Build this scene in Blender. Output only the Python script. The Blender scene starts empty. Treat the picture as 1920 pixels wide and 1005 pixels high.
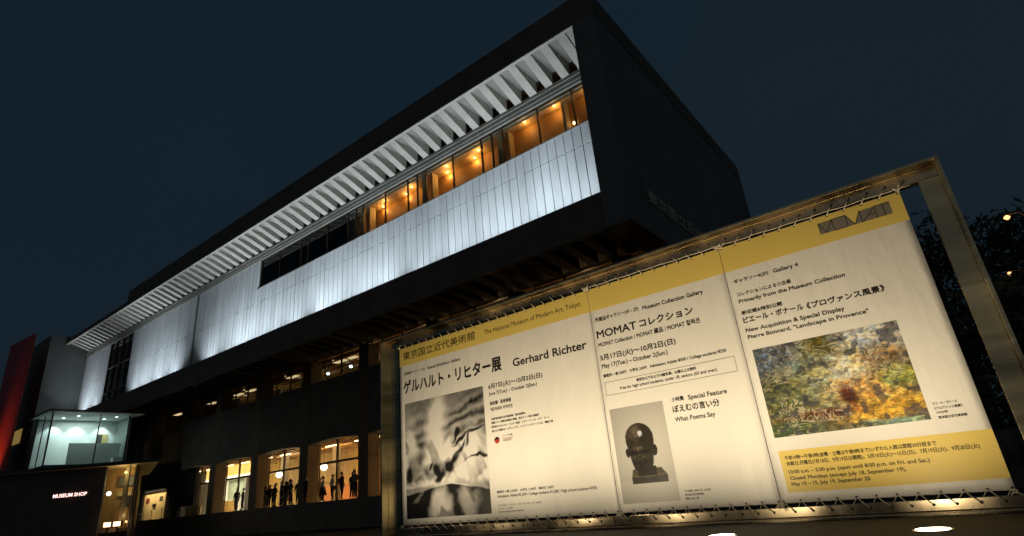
import bpy, bmesh, math, random
from math import radians as R, sin, cos, pi
import numpy as np
from mathutils import Matrix, Vector

rnd = random.Random(7)
SC = bpy.context.scene
COL = SC.collection

# ---------------------------------------------------------------- camera, sky, exposure
# z = 0 is the eye height of the photographer; the lawn lies 1.5 m below
F_PX, CX, CY = 1046.914, 960.0, 502.5
B = np.array([[0.783, 0.293, 0.549], [0.615, -0.236, -0.752], [-0.091, 0.927, -0.365]])
q, r = np.linalg.qr(B)
B = q * np.sign(np.diag(r))
cam = bpy.data.cameras.new('camera')
cam.sensor_width = 36.0
cam.lens = 36.0 * F_PX / 1920.0
cam.clip_start = 0.05
cam.clip_end = 3000
cam_o = bpy.data.objects.new('camera', cam)
m4 = Matrix.Identity(4)
for i in range(3):
    for j in range(3):
        m4[i][j] = float(B[i, j])
cam_o.matrix_world = m4
COL.objects.link(cam_o)
SC.camera = cam_o

world = bpy.data.worlds.new('World')
SC.world = world
world.use_nodes = True
wt = world.node_tree
bg = wt.nodes['Background']
sky = wt.nodes.new('ShaderNodeTexSky')
sky.sky_type = 'NISHITA'
sky.sun_disc = False
sky.sun_elevation = R(-4.0)
sky.sun_rotation = R(130)
sky.air_density = 1.0
sky.dust_density = 0.3
sky.ozone_density = 4.0
wmix = wt.nodes.new('ShaderNodeMix')
wmix.data_type = 'RGBA'
wmix.inputs[0].default_value = 0.85
hz = wt.nodes.new('ShaderNodeTexNoise'); hz.inputs['Scale'].default_value = 1.3; hz.inputs['Detail'].default_value = 3
tcw = wt.nodes.new('ShaderNodeTexCoord'); wt.links.new(tcw.outputs['Generated'], hz.inputs['Vector'])
hcr = wt.nodes.new('ShaderNodeValToRGB')
hcr.color_ramp.elements[0].position = 0.3; hcr.color_ramp.elements[0].color = (0.070, 0.170, 0.288, 1)
hcr.color_ramp.elements[1].position = 0.7; hcr.color_ramp.elements[1].color = (0.100, 0.184, 0.255, 1)
wt.links.new(hz.outputs[0], hcr.inputs[0]); wt.links.new(hcr.outputs[0], wmix.inputs[7])
wt.links.new(sky.outputs[0], wmix.inputs[6])
wt.links.new(wmix.outputs[2], bg.inputs[0])
bg.inputs[1].default_value = 0.1

# faint warm sun lamp, added to lift the dark walls, standing in for city glow
sl_ = bpy.data.lights.new('fill_sun', 'SUN')
sl_.energy = 0.09; sl_.angle = R(100); sl_.color = (1.0, 0.92, 0.80)
so = bpy.data.objects.new('fill_sun', sl_)
so.rotation_euler = Vector((-0.55, 0.75, -0.45)).to_track_quat('-Z', 'Y').to_euler()
COL.objects.link(so)

SC.view_settings.view_transform = 'Standard'
SC.view_settings.look = 'None'
SC.view_settings.exposure = 0.0
SC.view_settings.gamma = 1.0
SC.cycles.use_denoising = True
SC.cycles.use_light_tree = True
SC.cycles.max_bounces = 8
SC.cycles.transparent_max_bounces = 16
SC.cycles.caustics_reflective = False
SC.cycles.caustics_refractive = False
SC.cycles.sample_clamp_indirect = 4.0


# ---------------------------------------------------------------- helpers
def ray(u, v):
    c = ((u - CX) / F_PX, -(v - CY) / F_PX, -1.0)
    return B @ np.array(c)


def at(u, v, Y):
    "where the sight line through photo pixel (u, v) meets the plane y = Y"
    d = ray(u, v)
    return d * (Y / d[1])


ORG = {}
GS = 1.0          # metres per drawing unit of the group being built


def tag(o, label=None, cat=None, group=None, kind=None):
    if label: o['label'] = label
    if cat: o['category'] = cat
    if group: o['group'] = group
    if kind: o['kind'] = kind
    return o


def link(o, parent=None, org=(0, 0, 0)):
    COL.objects.link(o)
    if parent is not None:
        o.parent = parent
        ORG[o] = ORG.get(parent, (0, 0, 0))
    else:
        o.location = org
        ORG[o] = tuple(org)
    return o


def thing(name, org, label, cat, group=None, kind=None):
    o = bpy.data.objects.new(name, None)
    o.empty_display_size = 0.2
    link(o, None, tuple(GS * c for c in org))
    return tag(o, label, cat, group, kind)


class MB:
    def __init__(s):
        s.v = []; s.f = []; s.mi = []; s.cur = 0; s.sm = []

    def face(s, idx, smooth=False):
        s.f.append(tuple(idx)); s.mi.append(s.cur); s.sm.append(smooth)

    def poly(s, pts):
        n = len(s.v); s.v += [tuple(p) for p in pts]
        s.face(range(n, n + len(pts)))
        return s

    def hexa(s, p):
        n = len(s.v); s.v += [tuple(a) for a in p]
        for q_ in ((0, 3, 2, 1), (4, 5, 6, 7), (0, 1, 5, 4), (1, 2, 6, 5), (2, 3, 7, 6), (3, 0, 4, 7)):
            s.face([n + k for k in q_])
        return s

    def box(s, x0, x1, y0, y1, z0, z1):
        return s.hexa([(x0, y0, z0), (x1, y0, z0), (x1, y1, z0), (x0, y1, z0),
                       (x0, y0, z1), (x1, y0, z1), (x1, y1, z1), (x0, y1, z1)])

    def prism(s, plan, z0, z1):
        "vertical prism on a counter-clockwise plan outline"
        n = len(s.v); k = len(plan)
        s.v += [(x, y, z0) for x, y in plan] + [(x, y, z1) for x, y in plan]
        s.face([n + i for i in reversed(range(k))]); s.face([n + k + i for i in range(k)])
        for i in range(k):
            j = (i + 1) % k
            s.face([n + i, n + j, n + k + j, n + k + i])
        return s

    def prism_y(s, prof, y0, y1):
        "prism along y on an (x, z) outline"
        n = len(s.v); k = len(prof)
        s.v += [(x, y0, z) for x, z in prof] + [(x, y1, z) for x, z in prof]
        s.face([n + i for i in range(k)]); s.face([n + k + i for i in reversed(range(k))])
        for i in range(k):
            j = (i + 1) % k
            s.face([n + j, n + i, n + k + i, n + k + j])
        return s

    def tube(s, pts, r, n=6, cap=True):
        pts = [Vector(p) for p in pts]
        rs = r if isinstance(r, (list, tuple)) else [r] * len(pts)
        base = len(s.v)
        for i, p in enumerate(pts):
            d = (pts[min(i + 1, len(pts) - 1)] - pts[max(i - 1, 0)])
            d = d.normalized() if d.length > 1e-9 else Vector((0, 0, 1))
            a = d.orthogonal().normalized() if i == 0 else (a - d * a.dot(d)).normalized()
            b = d.cross(a)
            for k in range(n):
                t = 2 * pi * k / n
                s.v.append(tuple(p + (a * cos(t) + b * sin(t)) * rs[i]))
        for i in range(len(pts) - 1):
            for k in range(n):
                k2 = (k + 1) % n
                s.face([base + i * n + k, base + i * n + k2, base + (i + 1) * n + k2, base + (i + 1) * n + k], True)
        if cap:
            s.face([base + k for k in reversed(range(n))])
            s.face([base + (len(pts) - 1) * n + k for k in range(n)])
        return s

    def lathe(s, c, prof, n=20):
        "surface of revolution about the vertical through c; prof = (radius, z) pairs"
        base = len(s.v)
        for r_, z in prof:
            for k in range(n):
                t = 2 * pi * k / n
                s.v.append((c[0] + r_ * cos(t), c[1] + r_ * sin(t), c[2] + z))
        for i in range(len(prof) - 1):
            for k in range(n):
                k2 = (k + 1) % n
                s.face([base + i * n + k, base + i * n + k2, base + (i + 1) * n + k2, base + (i + 1) * n + k], True)
        s.face([base + k for k in reversed(range(n))])
        s.face([base + (len(prof) - 1) * n + k for k in range(n)])
        return s

    def build(s, name, mats, parent=None, org=(0, 0, 0), bevel=0.0):
        me = bpy.data.meshes.new(name)
        o_ = ORG.get(parent, org) if parent is not None else org
        me.from_pydata([(x * GS - o_[0], y * GS - o_[1], z * GS - o_[2]) for x, y, z in s.v], [], s.f)
        for m in (mats if isinstance(mats, (list, tuple)) else [mats]):
            me.materials.append(m)
        for p, mi, sm in zip(me.polygons, s.mi, s.sm):
            p.material_index = mi; p.use_smooth = sm
        me.update()
        o = bpy.data.objects.new(name, me)
        link(o, parent, org)
        if bevel:
            b = o.modifiers.new('bevel', 'BEVEL'); b.width = bevel; b.segments = 2; b.limit_method = 'ANGLE'
        return o


def mat(name, col, rough=0.6, metal=0.0, var=0.0, scale=3.0, bump=0.0, bscale=None, spec=0.5, emit=None, estr=0.0,
        stretch=(1, 1, 1), rvar=0.0):
    m = bpy.data.materials.new(name); m.use_nodes = True
    nt = m.node_tree; p = nt.nodes['Principled BSDF']
    p.inputs['Base Color'].default_value = (*col, 1)
    p.inputs['Roughness'].default_value = rough
    p.inputs['Metallic'].default_value = metal
    p.inputs['Specular IOR Level'].default_value = spec
    if emit:
        p.inputs['Emission Color'].default_value = (*emit, 1)
        p.inputs['Emission Strength'].default_value = estr
    if var or bump or rvar:
        tc = nt.nodes.new('ShaderNodeTexCoord'); mp = nt.nodes.new('ShaderNodeMapping')
        mp.inputs['Scale'].default_value = stretch
        nt.links.new(tc.outputs['Object'], mp.inputs[0])
        nz = nt.nodes.new('ShaderNodeTexNoise'); nz.inputs['Scale'].default_value = scale
        nz.inputs['Detail'].default_value = 6; nz.inputs['Roughness'].default_value = 0.6
        nt.links.new(mp.outputs[0], nz.inputs['Vector'])
        if var:
            mx = nt.nodes.new('ShaderNodeMix'); mx.data_type = 'RGBA'
            mx.inputs[6].default_value = (*[c * (1 - var) for c in col], 1)
            mx.inputs[7].default_value = (*[min(1, c * (1 + var)) for c in col], 1)
            rp = nt.nodes.new('ShaderNodeMapRange')
            rp.inputs[1].default_value = 0.3; rp.inputs[2].default_value = 0.7
            nt.links.new(nz.outputs[0], rp.inputs[0])
            nt.links.new(rp.outputs[0], mx.inputs[0])
            nt.links.new(mx.outputs[2], p.inputs['Base Color'])
        if rvar:
            rr = nt.nodes.new('ShaderNodeMapRange')
            rr.inputs[1].default_value = 0.3; rr.inputs[2].default_value = 0.7
            rr.inputs[3].default_value = max(0.03, rough - rvar); rr.inputs[4].default_value = rough + rvar
            nt.links.new(nz.outputs[0], rr.inputs[0]); nt.links.new(rr.outputs[0], p.inputs['Roughness'])
        if bump:
            n2 = nt.nodes.new('ShaderNodeTexNoise'); n2.inputs['Scale'].default_value = bscale or scale * 4
            n2.inputs['Detail'].default_value = 4
            nt.links.new(mp.outputs[0], n2.inputs['Vector'])
            bp = nt.nodes.new('ShaderNodeBump'); bp.inputs['Strength'].default_value = bump
            bp.inputs['Distance'].default_value = 0.02
            nt.links.new(n2.outputs[0], bp.inputs['Height']); nt.links.new(bp.outputs[0], p.inputs['Normal'])
    return m


def glow(name, col, s):
    m = bpy.data.materials.new(name); m.use_nodes = True
    nt = m.node_tree; nt.nodes.remove(nt.nodes['Principled BSDF'])
    e = nt.nodes.new('ShaderNodeEmission'); e.inputs[0].default_value = (*col, 1); e.inputs[1].default_value = s
    nt.links.new(e.outputs[0], nt.nodes['Material Output'].inputs[0])
    return m


def glass(name, tint=(0.9, 0.93, 0.92), refl=1.0, rough=0.02):
    m = bpy.data.materials.new(name); m.use_nodes = True
    nt = m.node_tree; nt.nodes.remove(nt.nodes['Principled BSDF'])
    t = nt.nodes.new('ShaderNodeBsdfTransparent'); t.inputs[0].default_value = (*tint, 1)
    g = nt.nodes.new('ShaderNodeBsdfGlossy'); g.inputs['Roughness'].default_value = rough
    g.inputs['Color'].default_value = (refl, refl, refl, 1)
    lw = nt.nodes.new('ShaderNodeLayerWeight'); lw.inputs[0].default_value = 0.5
    pw = nt.nodes.new('ShaderNodeMath'); pw.operation = 'POWER'; pw.inputs[1].default_value = 4.0
    fr = nt.nodes.new('ShaderNodeMath'); fr.operation = 'MULTIPLY_ADD'; fr.inputs[1].default_value = 0.5; fr.inputs[2].default_value = 0.025
    nt.links.new(lw.outputs['Facing'], pw.inputs[0]); nt.links.new(pw.outputs[0], fr.inputs[0])
    mx = nt.nodes.new('ShaderNodeMixShader')
    nt.links.new(fr.outputs[0], mx.inputs[0]); nt.links.new(t.outputs[0], mx.inputs[1]); nt.links.new(g.outputs[0], mx.inputs[2])
    nt.links.new(mx.outputs[0], nt.nodes['Material Output'].inputs[0])
    return m


def lamp(kind, loc, power, col, parent=None, target=None, size=0.1, size_y=None, angle=None, blend=0.5, name='lamp_light'):
    l = bpy.data.lights.new(name, kind)
    l.energy = power * GS * GS; l.color = col
    loc = Vector(loc) * GS; size = size * GS
    if target is not None: target = Vector(target) * GS
    if size_y: size_y *= GS
    if kind == 'AREA':
        l.size = size
        if size_y:
            l.shape = 'RECTANGLE'; l.size_y = size_y
        if angle: l.spread = R(angle)
    elif kind == 'SPOT':
        l.shadow_soft_size = size; l.spot_size = R(angle or 90); l.spot_blend = blend
    else:
        l.shadow_soft_size = size
    o = bpy.data.objects.new(name, l)
    po = ORG.get(parent, (0, 0, 0))
    o.location = Vector(loc) - Vector(po)
    if target is not None:
        o.rotation_euler = (Vector(target) - Vector(loc)).to_track_quat('-Z', 'Y').to_euler()
    COL.objects.link(o)
    if parent is not None: o.parent = parent
    return o


# ---------------------------------------------------------------- materials
M = {}
M['grass'] = mat('grass_ground', (0.018, 0.022, 0.011), 0.9, var=0.4, scale=2.0, bump=0.6, bscale=40)
M['terrace'] = mat('terrace_stone', (0.16, 0.14, 0.11), 0.7, var=0.2, scale=1.5)
M['dark_conc'] = mat('dark_concrete', (0.13, 0.115, 0.09), 0.75, var=0.25, scale=0.9, bump=0.2, bscale=20)
M['conc'] = mat('pale_concrete', (0.42, 0.40, 0.35), 0.7, var=0.12, scale=1.2, bump=0.25, bscale=25)
M['soffit'] = mat('soffit_grey', (0.24, 0.232, 0.21), 0.7, var=0.1, scale=1.0)  # darker grey than the ribs
M['trim'] = mat('trim_concrete', (0.19, 0.185, 0.165), 0.6, var=0.15, scale=1.0)
M['panel'] = mat('white_panel', (0.66, 0.69, 0.71), 0.42, var=0.17, scale=0.5, stretch=(2.2, 1, 0.35), spec=0.4)
M['gap'] = mat('panel_gap', (0.025, 0.028, 0.03), 0.8)
M['col'] = mat('column_concrete', (0.15, 0.11, 0.065), 0.7, var=0.15, scale=2, stretch=(8, 8, 0.4), bump=0.15)
M['wood'] = mat('wall_wood', (0.52, 0.34, 0.11), 0.55, var=0.18, scale=1.5, stretch=(3, 3, 0.3))
M['orange'] = mat('orange_panel', (0.52, 0.20, 0.06), 0.55, var=0.15, scale=1.5)
M['ceil_wood'] = mat('ceiling_wood', (0.45, 0.27, 0.10), 0.5, var=0.15, scale=2, stretch=(0.3, 4, 4))
M['beam_wood'] = mat('beam_wood', (0.30, 0.18, 0.07), 0.5, var=0.15, scale=2)
M['amber'] = mat('amber_wall', (0.54, 0.26, 0.06), 0.6, var=0.15, scale=0.8)
M['amber_ceil'] = mat('amber_ceiling', (0.60, 0.37, 0.12), 0.6, var=0.12, scale=0.9)
M['tan'] = mat('tan_wall', (0.60, 0.44, 0.20), 0.6, var=0.1, scale=1)
M['dark_metal'] = mat('dark_metal', (0.035, 0.033, 0.030), 0.35, 0.6)
M['bronze'] = mat('bronze_mullion', (0.06, 0.045, 0.025), 0.35, 0.7)
M['black'] = mat('black_cladding', (0.060, 0.060, 0.058), 0.6, var=0.2, scale=0.8)
M['floor'] = mat('lobby_floor', (0.25, 0.20, 0.14), 0.4)
M['white'] = mat('white_paint', (0.72, 0.75, 0.74), 0.6)
M['grey'] = mat('grey_render', (0.115, 0.125, 0.12), 0.8, var=0.12, scale=0.7)
M['cream'] = mat('cream_door', (0.62, 0.50, 0.27), 0.5, var=0.06)
M['red'] = mat('red_paint', (0.42, 0.030, 0.018), 0.45, var=0.12, scale=0.6)
M['steel'] = mat('brushed_steel', (0.62, 0.51, 0.34), 0.27, 1.0, var=0.30, scale=1.6, stretch=(2.2, 0.2, 0.2), rvar=0.13)
M['steel_v'] = mat('brushed_steel_post', (0.52, 0.46, 0.31), 0.31, 1.0, var=0.40, scale=1.6, stretch=(0.2, 0.2, 2.6), rvar=0.15)
for k_, tv in (('steel', (0, 0, 1)), ('steel_v', (1, 0, 0))):
    nt_ = M[k_].node_tree
    cv = nt_.nodes.new('ShaderNodeCombineXYZ')
    for j_ in range(3): cv.inputs[j_].default_value = tv[j_]
    pb = nt_.nodes['Principled BSDF']
    nt_.links.new(cv.outputs[0], pb.inputs['Tangent'])
    pb.inputs['Anisotropic'].default_value = 0.0
M['granite'] = mat('plinth_granite', (0.011, 0.009, 0.007), 0.7, var=0.5, scale=70, bump=0.05, spec=0.2)
M['sheet'] = mat('banner_vinyl', (0.78, 0.755, 0.70), 0.42, var=0.03, scale=2.5, bump=0.9, bscale=2.8, spec=0.35, stretch=(2.0, 1, 0.6))
M['yellow'] = mat('yellow_print', (0.76, 0.57, 0.14), 0.45, var=0.03, scale=3, spec=0.3)
M['ink'] = mat('black_ink', (0.022, 0.018, 0.015), 0.5, spec=0.3)
M['ink_soft'] = mat('soft_ink', (0.10, 0.085, 0.065), 0.5, spec=0.3)
M['ink_brown'] = mat('brown_ink', (0.045, 0.032, 0.015), 0.5, spec=0.3)
M['ink_grey'] = mat('grey_ink', (0.20, 0.175, 0.14), 0.5, spec=0.3)
M['ink_red'] = mat('red_ink', (0.40, 0.045, 0.025), 0.5, spec=0.3)
M['cord'] = mat('white_cord', (0.66, 0.58, 0.44), 0.8)
M['hole'] = mat('hole_black', (0.006, 0.006, 0.006), 0.9)
M['glass'] = glass('window_glass')
M['glass_dark'] = glass('dark_glass', (0.35, 0.38, 0.36))
M['glass_green'] = glass('pavilion_glass', (0.88, 0.95, 0.93))
M['warm_disc'] = glow('warm_lamp_disc', (1.0, 0.72, 0.36), 9.0)
M['saucer'] = glow('ceiling_lamp_disc', (1.0, 0.74, 0.38), 0.8)
M['globe'] = glow('globe_glow', (1.0, 0.88, 0.68), 4.0)
M['cool_disc'] = glow('cool_lamp_disc', (0.75, 0.9, 1.0), 6.0)
M['lens'] = glow('uplight_lens', (1.0, 0.86, 0.66), 10.0)
M['flood'] = glow('floodlight_lens', (1.0, 0.55, 0.30), 4.0)
M['sign_glow'] = glow('sign_glow', (1.0, 0.62, 0.56), 2.2)
M['street'] = glow('street_lamp_glow', (1.0, 0.42, 0.16), 3.0)
M['window_lit'] = glow('annex_window_glow', (0.85, 0.55, 0.17), 0.22)
M['leaf'] = mat('tree_leaf', (0.035, 0.05, 0.022), 0.7, var=0.4, scale=1.5)
M['bark'] = mat('tree_bark', (0.06, 0.045, 0.03), 0.9, var=0.3, scale=6, bump=0.4)

WARM = (1.0, 0.68, 0.32)
AMBER = (1.0, 0.58, 0.22)
COOL = (0.81, 0.925, 1.0)

# ---------------------------------------------------------------- the ground
g = MB()
g.poly([(-900, -900, -1.5), (900, -900, -1.5), (900, 1500, -1.5), (-900, 1500, -1.5)])
tag(g.build('lawn', M['grass']), kind='structure')
g = MB().box(-120, 10, 24.45, 46, -1.45, 0.315)
tag(g.build('terrace', M['dark_conc']), kind='structure')
# ---------------------------------------------------------------- the museum
YF, YW, YC, YG = 21.0, 23.5, 24.7, 25.65
XL, XR, XRI = -87.0, -8.65, -9.89
ZTOP, ZEAVE, ZLEDGE, ZSOF = 23.98, 22.32, 12.26, 10.40
bld = thing('museum_building', (-48, 30, -1.45), 'long concrete museum with glowing white upper wall, ribbed eave and amber upper windows', 'museum')
P = lambda mb, name, m, bevel=0.0: mb.build(name, m, bld, bevel=bevel)

b = MB()
b.box(XL, XR, YF, 21.22, ZEAVE, 22.75)                     # eave fascia along the whole front
b.box(-67.7, XR, YF + 0.004, 21.22, 22.753, ZTOP)           # taller parapet over the right part
P(b, 'roof_fascia', M['dark_conc'])
b = MB()
b.box(XL, XR, 21.225, 46, 22.42, 22.74)
b.box(-67.7, XR, 21.225, 46, 22.743, ZTOP - 0.2)
P(b, 'roof', M['dark_conc'])
b = MB().box(XRI, XR, YF, 46, ZSOF, ZEAVE - 0.003)
P(b, 'side_wall', mat('side_wall_tile', (0.15, 0.15, 0.15), 0.7, var=0.2, scale=0.6))
# eave border and soffit
b = MB().box(XL, XRI - 0.003, YF + 0.003, 21.2, ZEAVE - 0.10, ZEAVE - 0.003)
P(b, 'eave_border', M['conc'])
b = MB().box(XL, XRI - 0.003, 21.203, YW + 0.1, ZEAVE + 0.0, 22.415)
P(b, 'soffit', M['soffit'])
# wedge ribs under the eave: every one a mesh of its own
k = 0
x = -10.44 - 0.56
while x > XL + 0.6:
    b = MB()
    w = 0.51
    y0, y1 = 21.215, 23.32
    zt = ZEAVE - 0.003
    b.hexa([(x, y0, zt - 0.07), (x + w, y0, zt - 0.07), (x + w, y1, 21.42), (x, y1, 21.42),
            (x, y0, zt), (x + w, y0, zt), (x + w, y1, zt), (x, y1, zt)])
    P(b, 'rib', M['conc'])
    x -= 1.137; k += 1
b = MB()
zt = ZEAVE - 0.003
b.hexa([(-10.41, 21.215, zt - 0.07), (XRI - 0.003, 21.215, zt - 0.07), (XRI - 0.003, 23.32, 21.42), (-10.41, 23.32, 21.42),
        (-10.41, 21.215, zt), (XRI - 0.003, 21.215, zt), (XRI - 0.003, 23.32, zt), (-10.41, 23.32, zt)])
P(b, 'rib', M['conc'])
# trim band between ribs and windows
b = MB()
b.box(XL, XRI - 0.003, 23.33, 23.9, 20.98, 21.40)
b.box(XL, XRI - 0.003, 23.25, 23.327, 21.24, 21.40)
b.box(XL, XRI - 0.003, 23.40, 23.9, 20.80, 20.975)
for i in range(34):
    b.box(XL + 2 + i * 2.274, XL + 2.05 + i * 2.274, 23.318, 23.328, 20.985, 21.235)
P(b, 'wall_trim', M['trim'])

# white panel wall with vertical seams, laid out panel by panel in one mesh
X_WL, X_WR, Z_SILL = -44.8, XRI - 0.003, 18.1
SLOT = (-78.8, -72.1)
Z_H = 16.83
b = MB()
step = 0.5685
x = X_WR
gp = 0.024
while x > XL:
    x0 = max(XL, x - step)
    xm = (x + x0) / 2
    if not (SLOT[0] - 0.1 < xm < SLOT[1] + 0.1):
        ztop = Z_SILL if xm > X_WL else 20.79
        dy = rnd.uniform(-0.006, 0.006)
        for za, zb in ((11.9, Z_H - gp), (Z_H + gp, ztop)):
            b.box(x0 + gp, x - gp, YW + dy, YW + 0.06, za, zb)
    x -= step
P(b, 'panel_wall', M['panel'])
b = MB()
b.box(SLOT[1], X_WR, YW + 0.062, YW + 0.30, 11.5, Z_SILL)
b.box(XL, SLOT[0], YW + 0.062, YW + 0.30, 11.5, 20.79)
b.box(SLOT[1], X_WL, YW + 0.062, YW + 0.30, Z_SILL + 0.003, 20.79)
P(b, 'wall_backing', M['gap'])
b = MB().box(-56.35, -55.95, YW - 0.035, YW - 0.012, 12.0, 20.78)
P(b, 'dark_strip', M['trim'])  # upright strip, darker than the panels
b = MB().box(X_WL, X_WR, YW - 0.05, YW + 0.28, Z_SILL + 0.003, Z_SILL + 0.06)
P(b, 'window_sill', M['trim'])

# ribbon of upper windows
cols_u = [(-17.80, -16.95), (-24.55, -23.70), (-31.2, -30.4), (-38.4, -37.4)]
mulls = [-11.85, -14.26, -18.66, -21.15, -25.5, -27.9, -32.2, -34.8, -41.55, -44.4]
edges = [X_WR] + sorted([m for m in mulls] + [c for p_ in cols_u for c in p_], reverse=True) + [X_WL]
for a, c in zip(edges[:-1], edges[1:]):
    if any(abs(a - p_[1]) < 0.01 and abs(c - p_[0]) < 0.01 for p_ in cols_u):
        xm = (a + c) / 2
        b = MB().box(xm - 0.17, xm + 0.17, YW + 0.30, YW + 0.58, Z_SILL + 0.063, 20.797)
        P(b, 'window_pier', M['beam_wood'])
    lit = a > -32
    b = MB()
    t = 0.045
    b.box(c + 0.002, c + t, YW + 0.06, YW + 0.16, Z_SILL + 0.063, 20.797)
    b.box(a - t, a - 0.002, YW + 0.06, YW + 0.16, Z_SILL + 0.063, 20.797)
    b.box(c + t + 0.001, a - t - 0.001, YW + 0.06, YW + 0.16, 20.70, 20.797)
    b.box(c + t + 0.001, a - t - 0.001, YW + 0.06, YW + 0.16, Z_SILL + 0.063, Z_SILL + 0.12)
    fr = P(b, 'window', M['bronze'])
    gb = MB().box(c + t, a - t, YW + 0.10, YW + 0.108, Z_SILL + 0.12, 20.70)
    gb.build('pane', M['glass'] if lit else M['glass_dark'], fr)  # the dark of unlit rooms is put into the glass tint
# rooms behind the ribbon windows
b = MB()
b.box(-32.0, X_WR, YW + 0.62, 29, 20.80, 20.95)
P(b, 'gallery_ceiling', M['amber_ceil'])
b = MB()
b.box(-32.0, -17.9, 25.15, 25.3, 17.6, 20.797)
b.box(-17.9, X_WR, 24.75, 24.9, 17.6, 20.797)
P(b, 'gallery_wall', M['amber'])
b = MB()
for x in (-30.55, -23.85, -17.1, -12.95):
    b.box(x, x + 0.18, YW + 0.7, 24.74, 17.6, 20.796)
P(b, 'gallery_partition', M['tan'])
b = MB().box(-33.0, -32.2, YW + 0.6, 29, 17.6, 20.797)
P(b, 'gallery_end_wall', M['dark_conc'])
b = MB().box(-33.0, X_WR, YW + 0.303, 29, 17.2, 17.59)
P(b, 'gallery_floor', M['floor'])
b = MB()
b.box(-46, -33.1, 26.5, 26.7, 17.2, 20.9)
b.box(-46, -33.1, YW + 0.62, 26.49, 20.85, 20.95)
P(b, 'dark_room', M['black'])
for (x, y, z) in ((-11.1, 24.2, 20.79), (-13.4, 24.2, 20.79), (-15.6, 24.2, 20.79), (-19.6, 24.45, 20.79), (-20.4, 24.95, 20.79),
                  (-22.4, 24.3, 20.79), (-22.9, 24.95, 20.79), (-26.1, 24.5, 20.79), (-27.1, 24.9, 20.79), (-28.9, 24.4, 20.79),
                  (-29.7, 24.9, 20.79)):
    d = MB().lathe((x, y, z), [(0.055, 0.0), (0.055, -0.015), (0.035, -0.03)], 12)
    d = d.build('downlight', M['warm_disc'], bld)
    lamp('POINT', (x, y, z - 0.25), 19, AMBER, bld, size=0.08)
for (x, z) in ((-14.9, 18.95), (-12.5, 19.3), (-20.0, 19.2), (-26.9, 19.1)):
    yb = 24.74 if x > -17.9 else 25.14
    d = MB().box(x - 0.07, x + 0.07, yb - 0.1, yb - 0.003, z, z + 0.12)
    d.build('wall_glint', M['warm_disc'], bld)  # added glowing box imitating a reflected spot of light on the wall

# narrow full-height window slot at the left end of the white wall
b = MB()
b.box(SLOT[0], SLOT[1], YW + 0.30, YW + 0.5, 11.5, 20.79)
P(b, 'slot_backing', M['black'])
b = MB()
for z in (14.6, 17.6):
    b.box(SLOT[0] + 0.06, SLOT[1] - 0.06, YW + 0.02, YW + 0.10, z, z + 0.14)
b.cur = 1
for x in (SLOT[0], -77.0, -75.1, -73.4, SLOT[1] - 0.12):
    b.box(x, x + 0.12, YW + 0.03, YW + 0.115, 11.9, 20.78)
sl = P(b, 'slot_window', [M['trim'], M['dark_metal']])
MB().box(SLOT[0] + 0.1, SLOT[1] - 0.1, YW + 0.13, YW + 0.14, 11.9, 20.78).build('pane', M['glass_dark'], sl)

# ledge with the lamp trough, and its dark underside with beams
b = MB()
b.box(XL, XRI - 0.003, YF, 21.25, ZSOF, ZLEDGE)
P(b, 'ledge', M['dark_conc'])
b = MB().box(XL, XRI - 0.003, 21.253, 26.5, 10.95, 11.45)
P(b, 'ledge_slab', M['dark_conc'])
x = -10.6
while x > XL + 1:
    b = MB()
    b.hexa([(x, 21.26, 10.75), (x + 0.5, 21.26, 10.75), (x + 0.5, 24.68, 10.42), (x, 24.68, 10.42),
            (x, 21.26, 10.947), (x + 0.5, 21.26, 10.947), (x + 0.5, 24.68, 10.947), (x, 24.68, 10.947)])
    P(b, 'underside_beam', M['dark_conc'])
    x -= 1.137
# wall-washing lamps lying in the trough
gaps = (-56.1,)
x = -12.0
i = 0
while x > XL + 1:
    if all(abs(x - g_) > 1.6 for g_ in gaps) and not (SLOT[0] < x < SLOT[1]):
        pw = 102 * (0.70 + 0.45 * rnd.random())
        lamp('AREA', (x, 21.75, 11.75), pw, COOL, bld, target=(x, 23.2, 19.5), size=0.9, size_y=0.2, angle=95, name='wall_washer_light')
    x -= 2.85 * rnd.uniform(0.8, 1.2)

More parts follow.
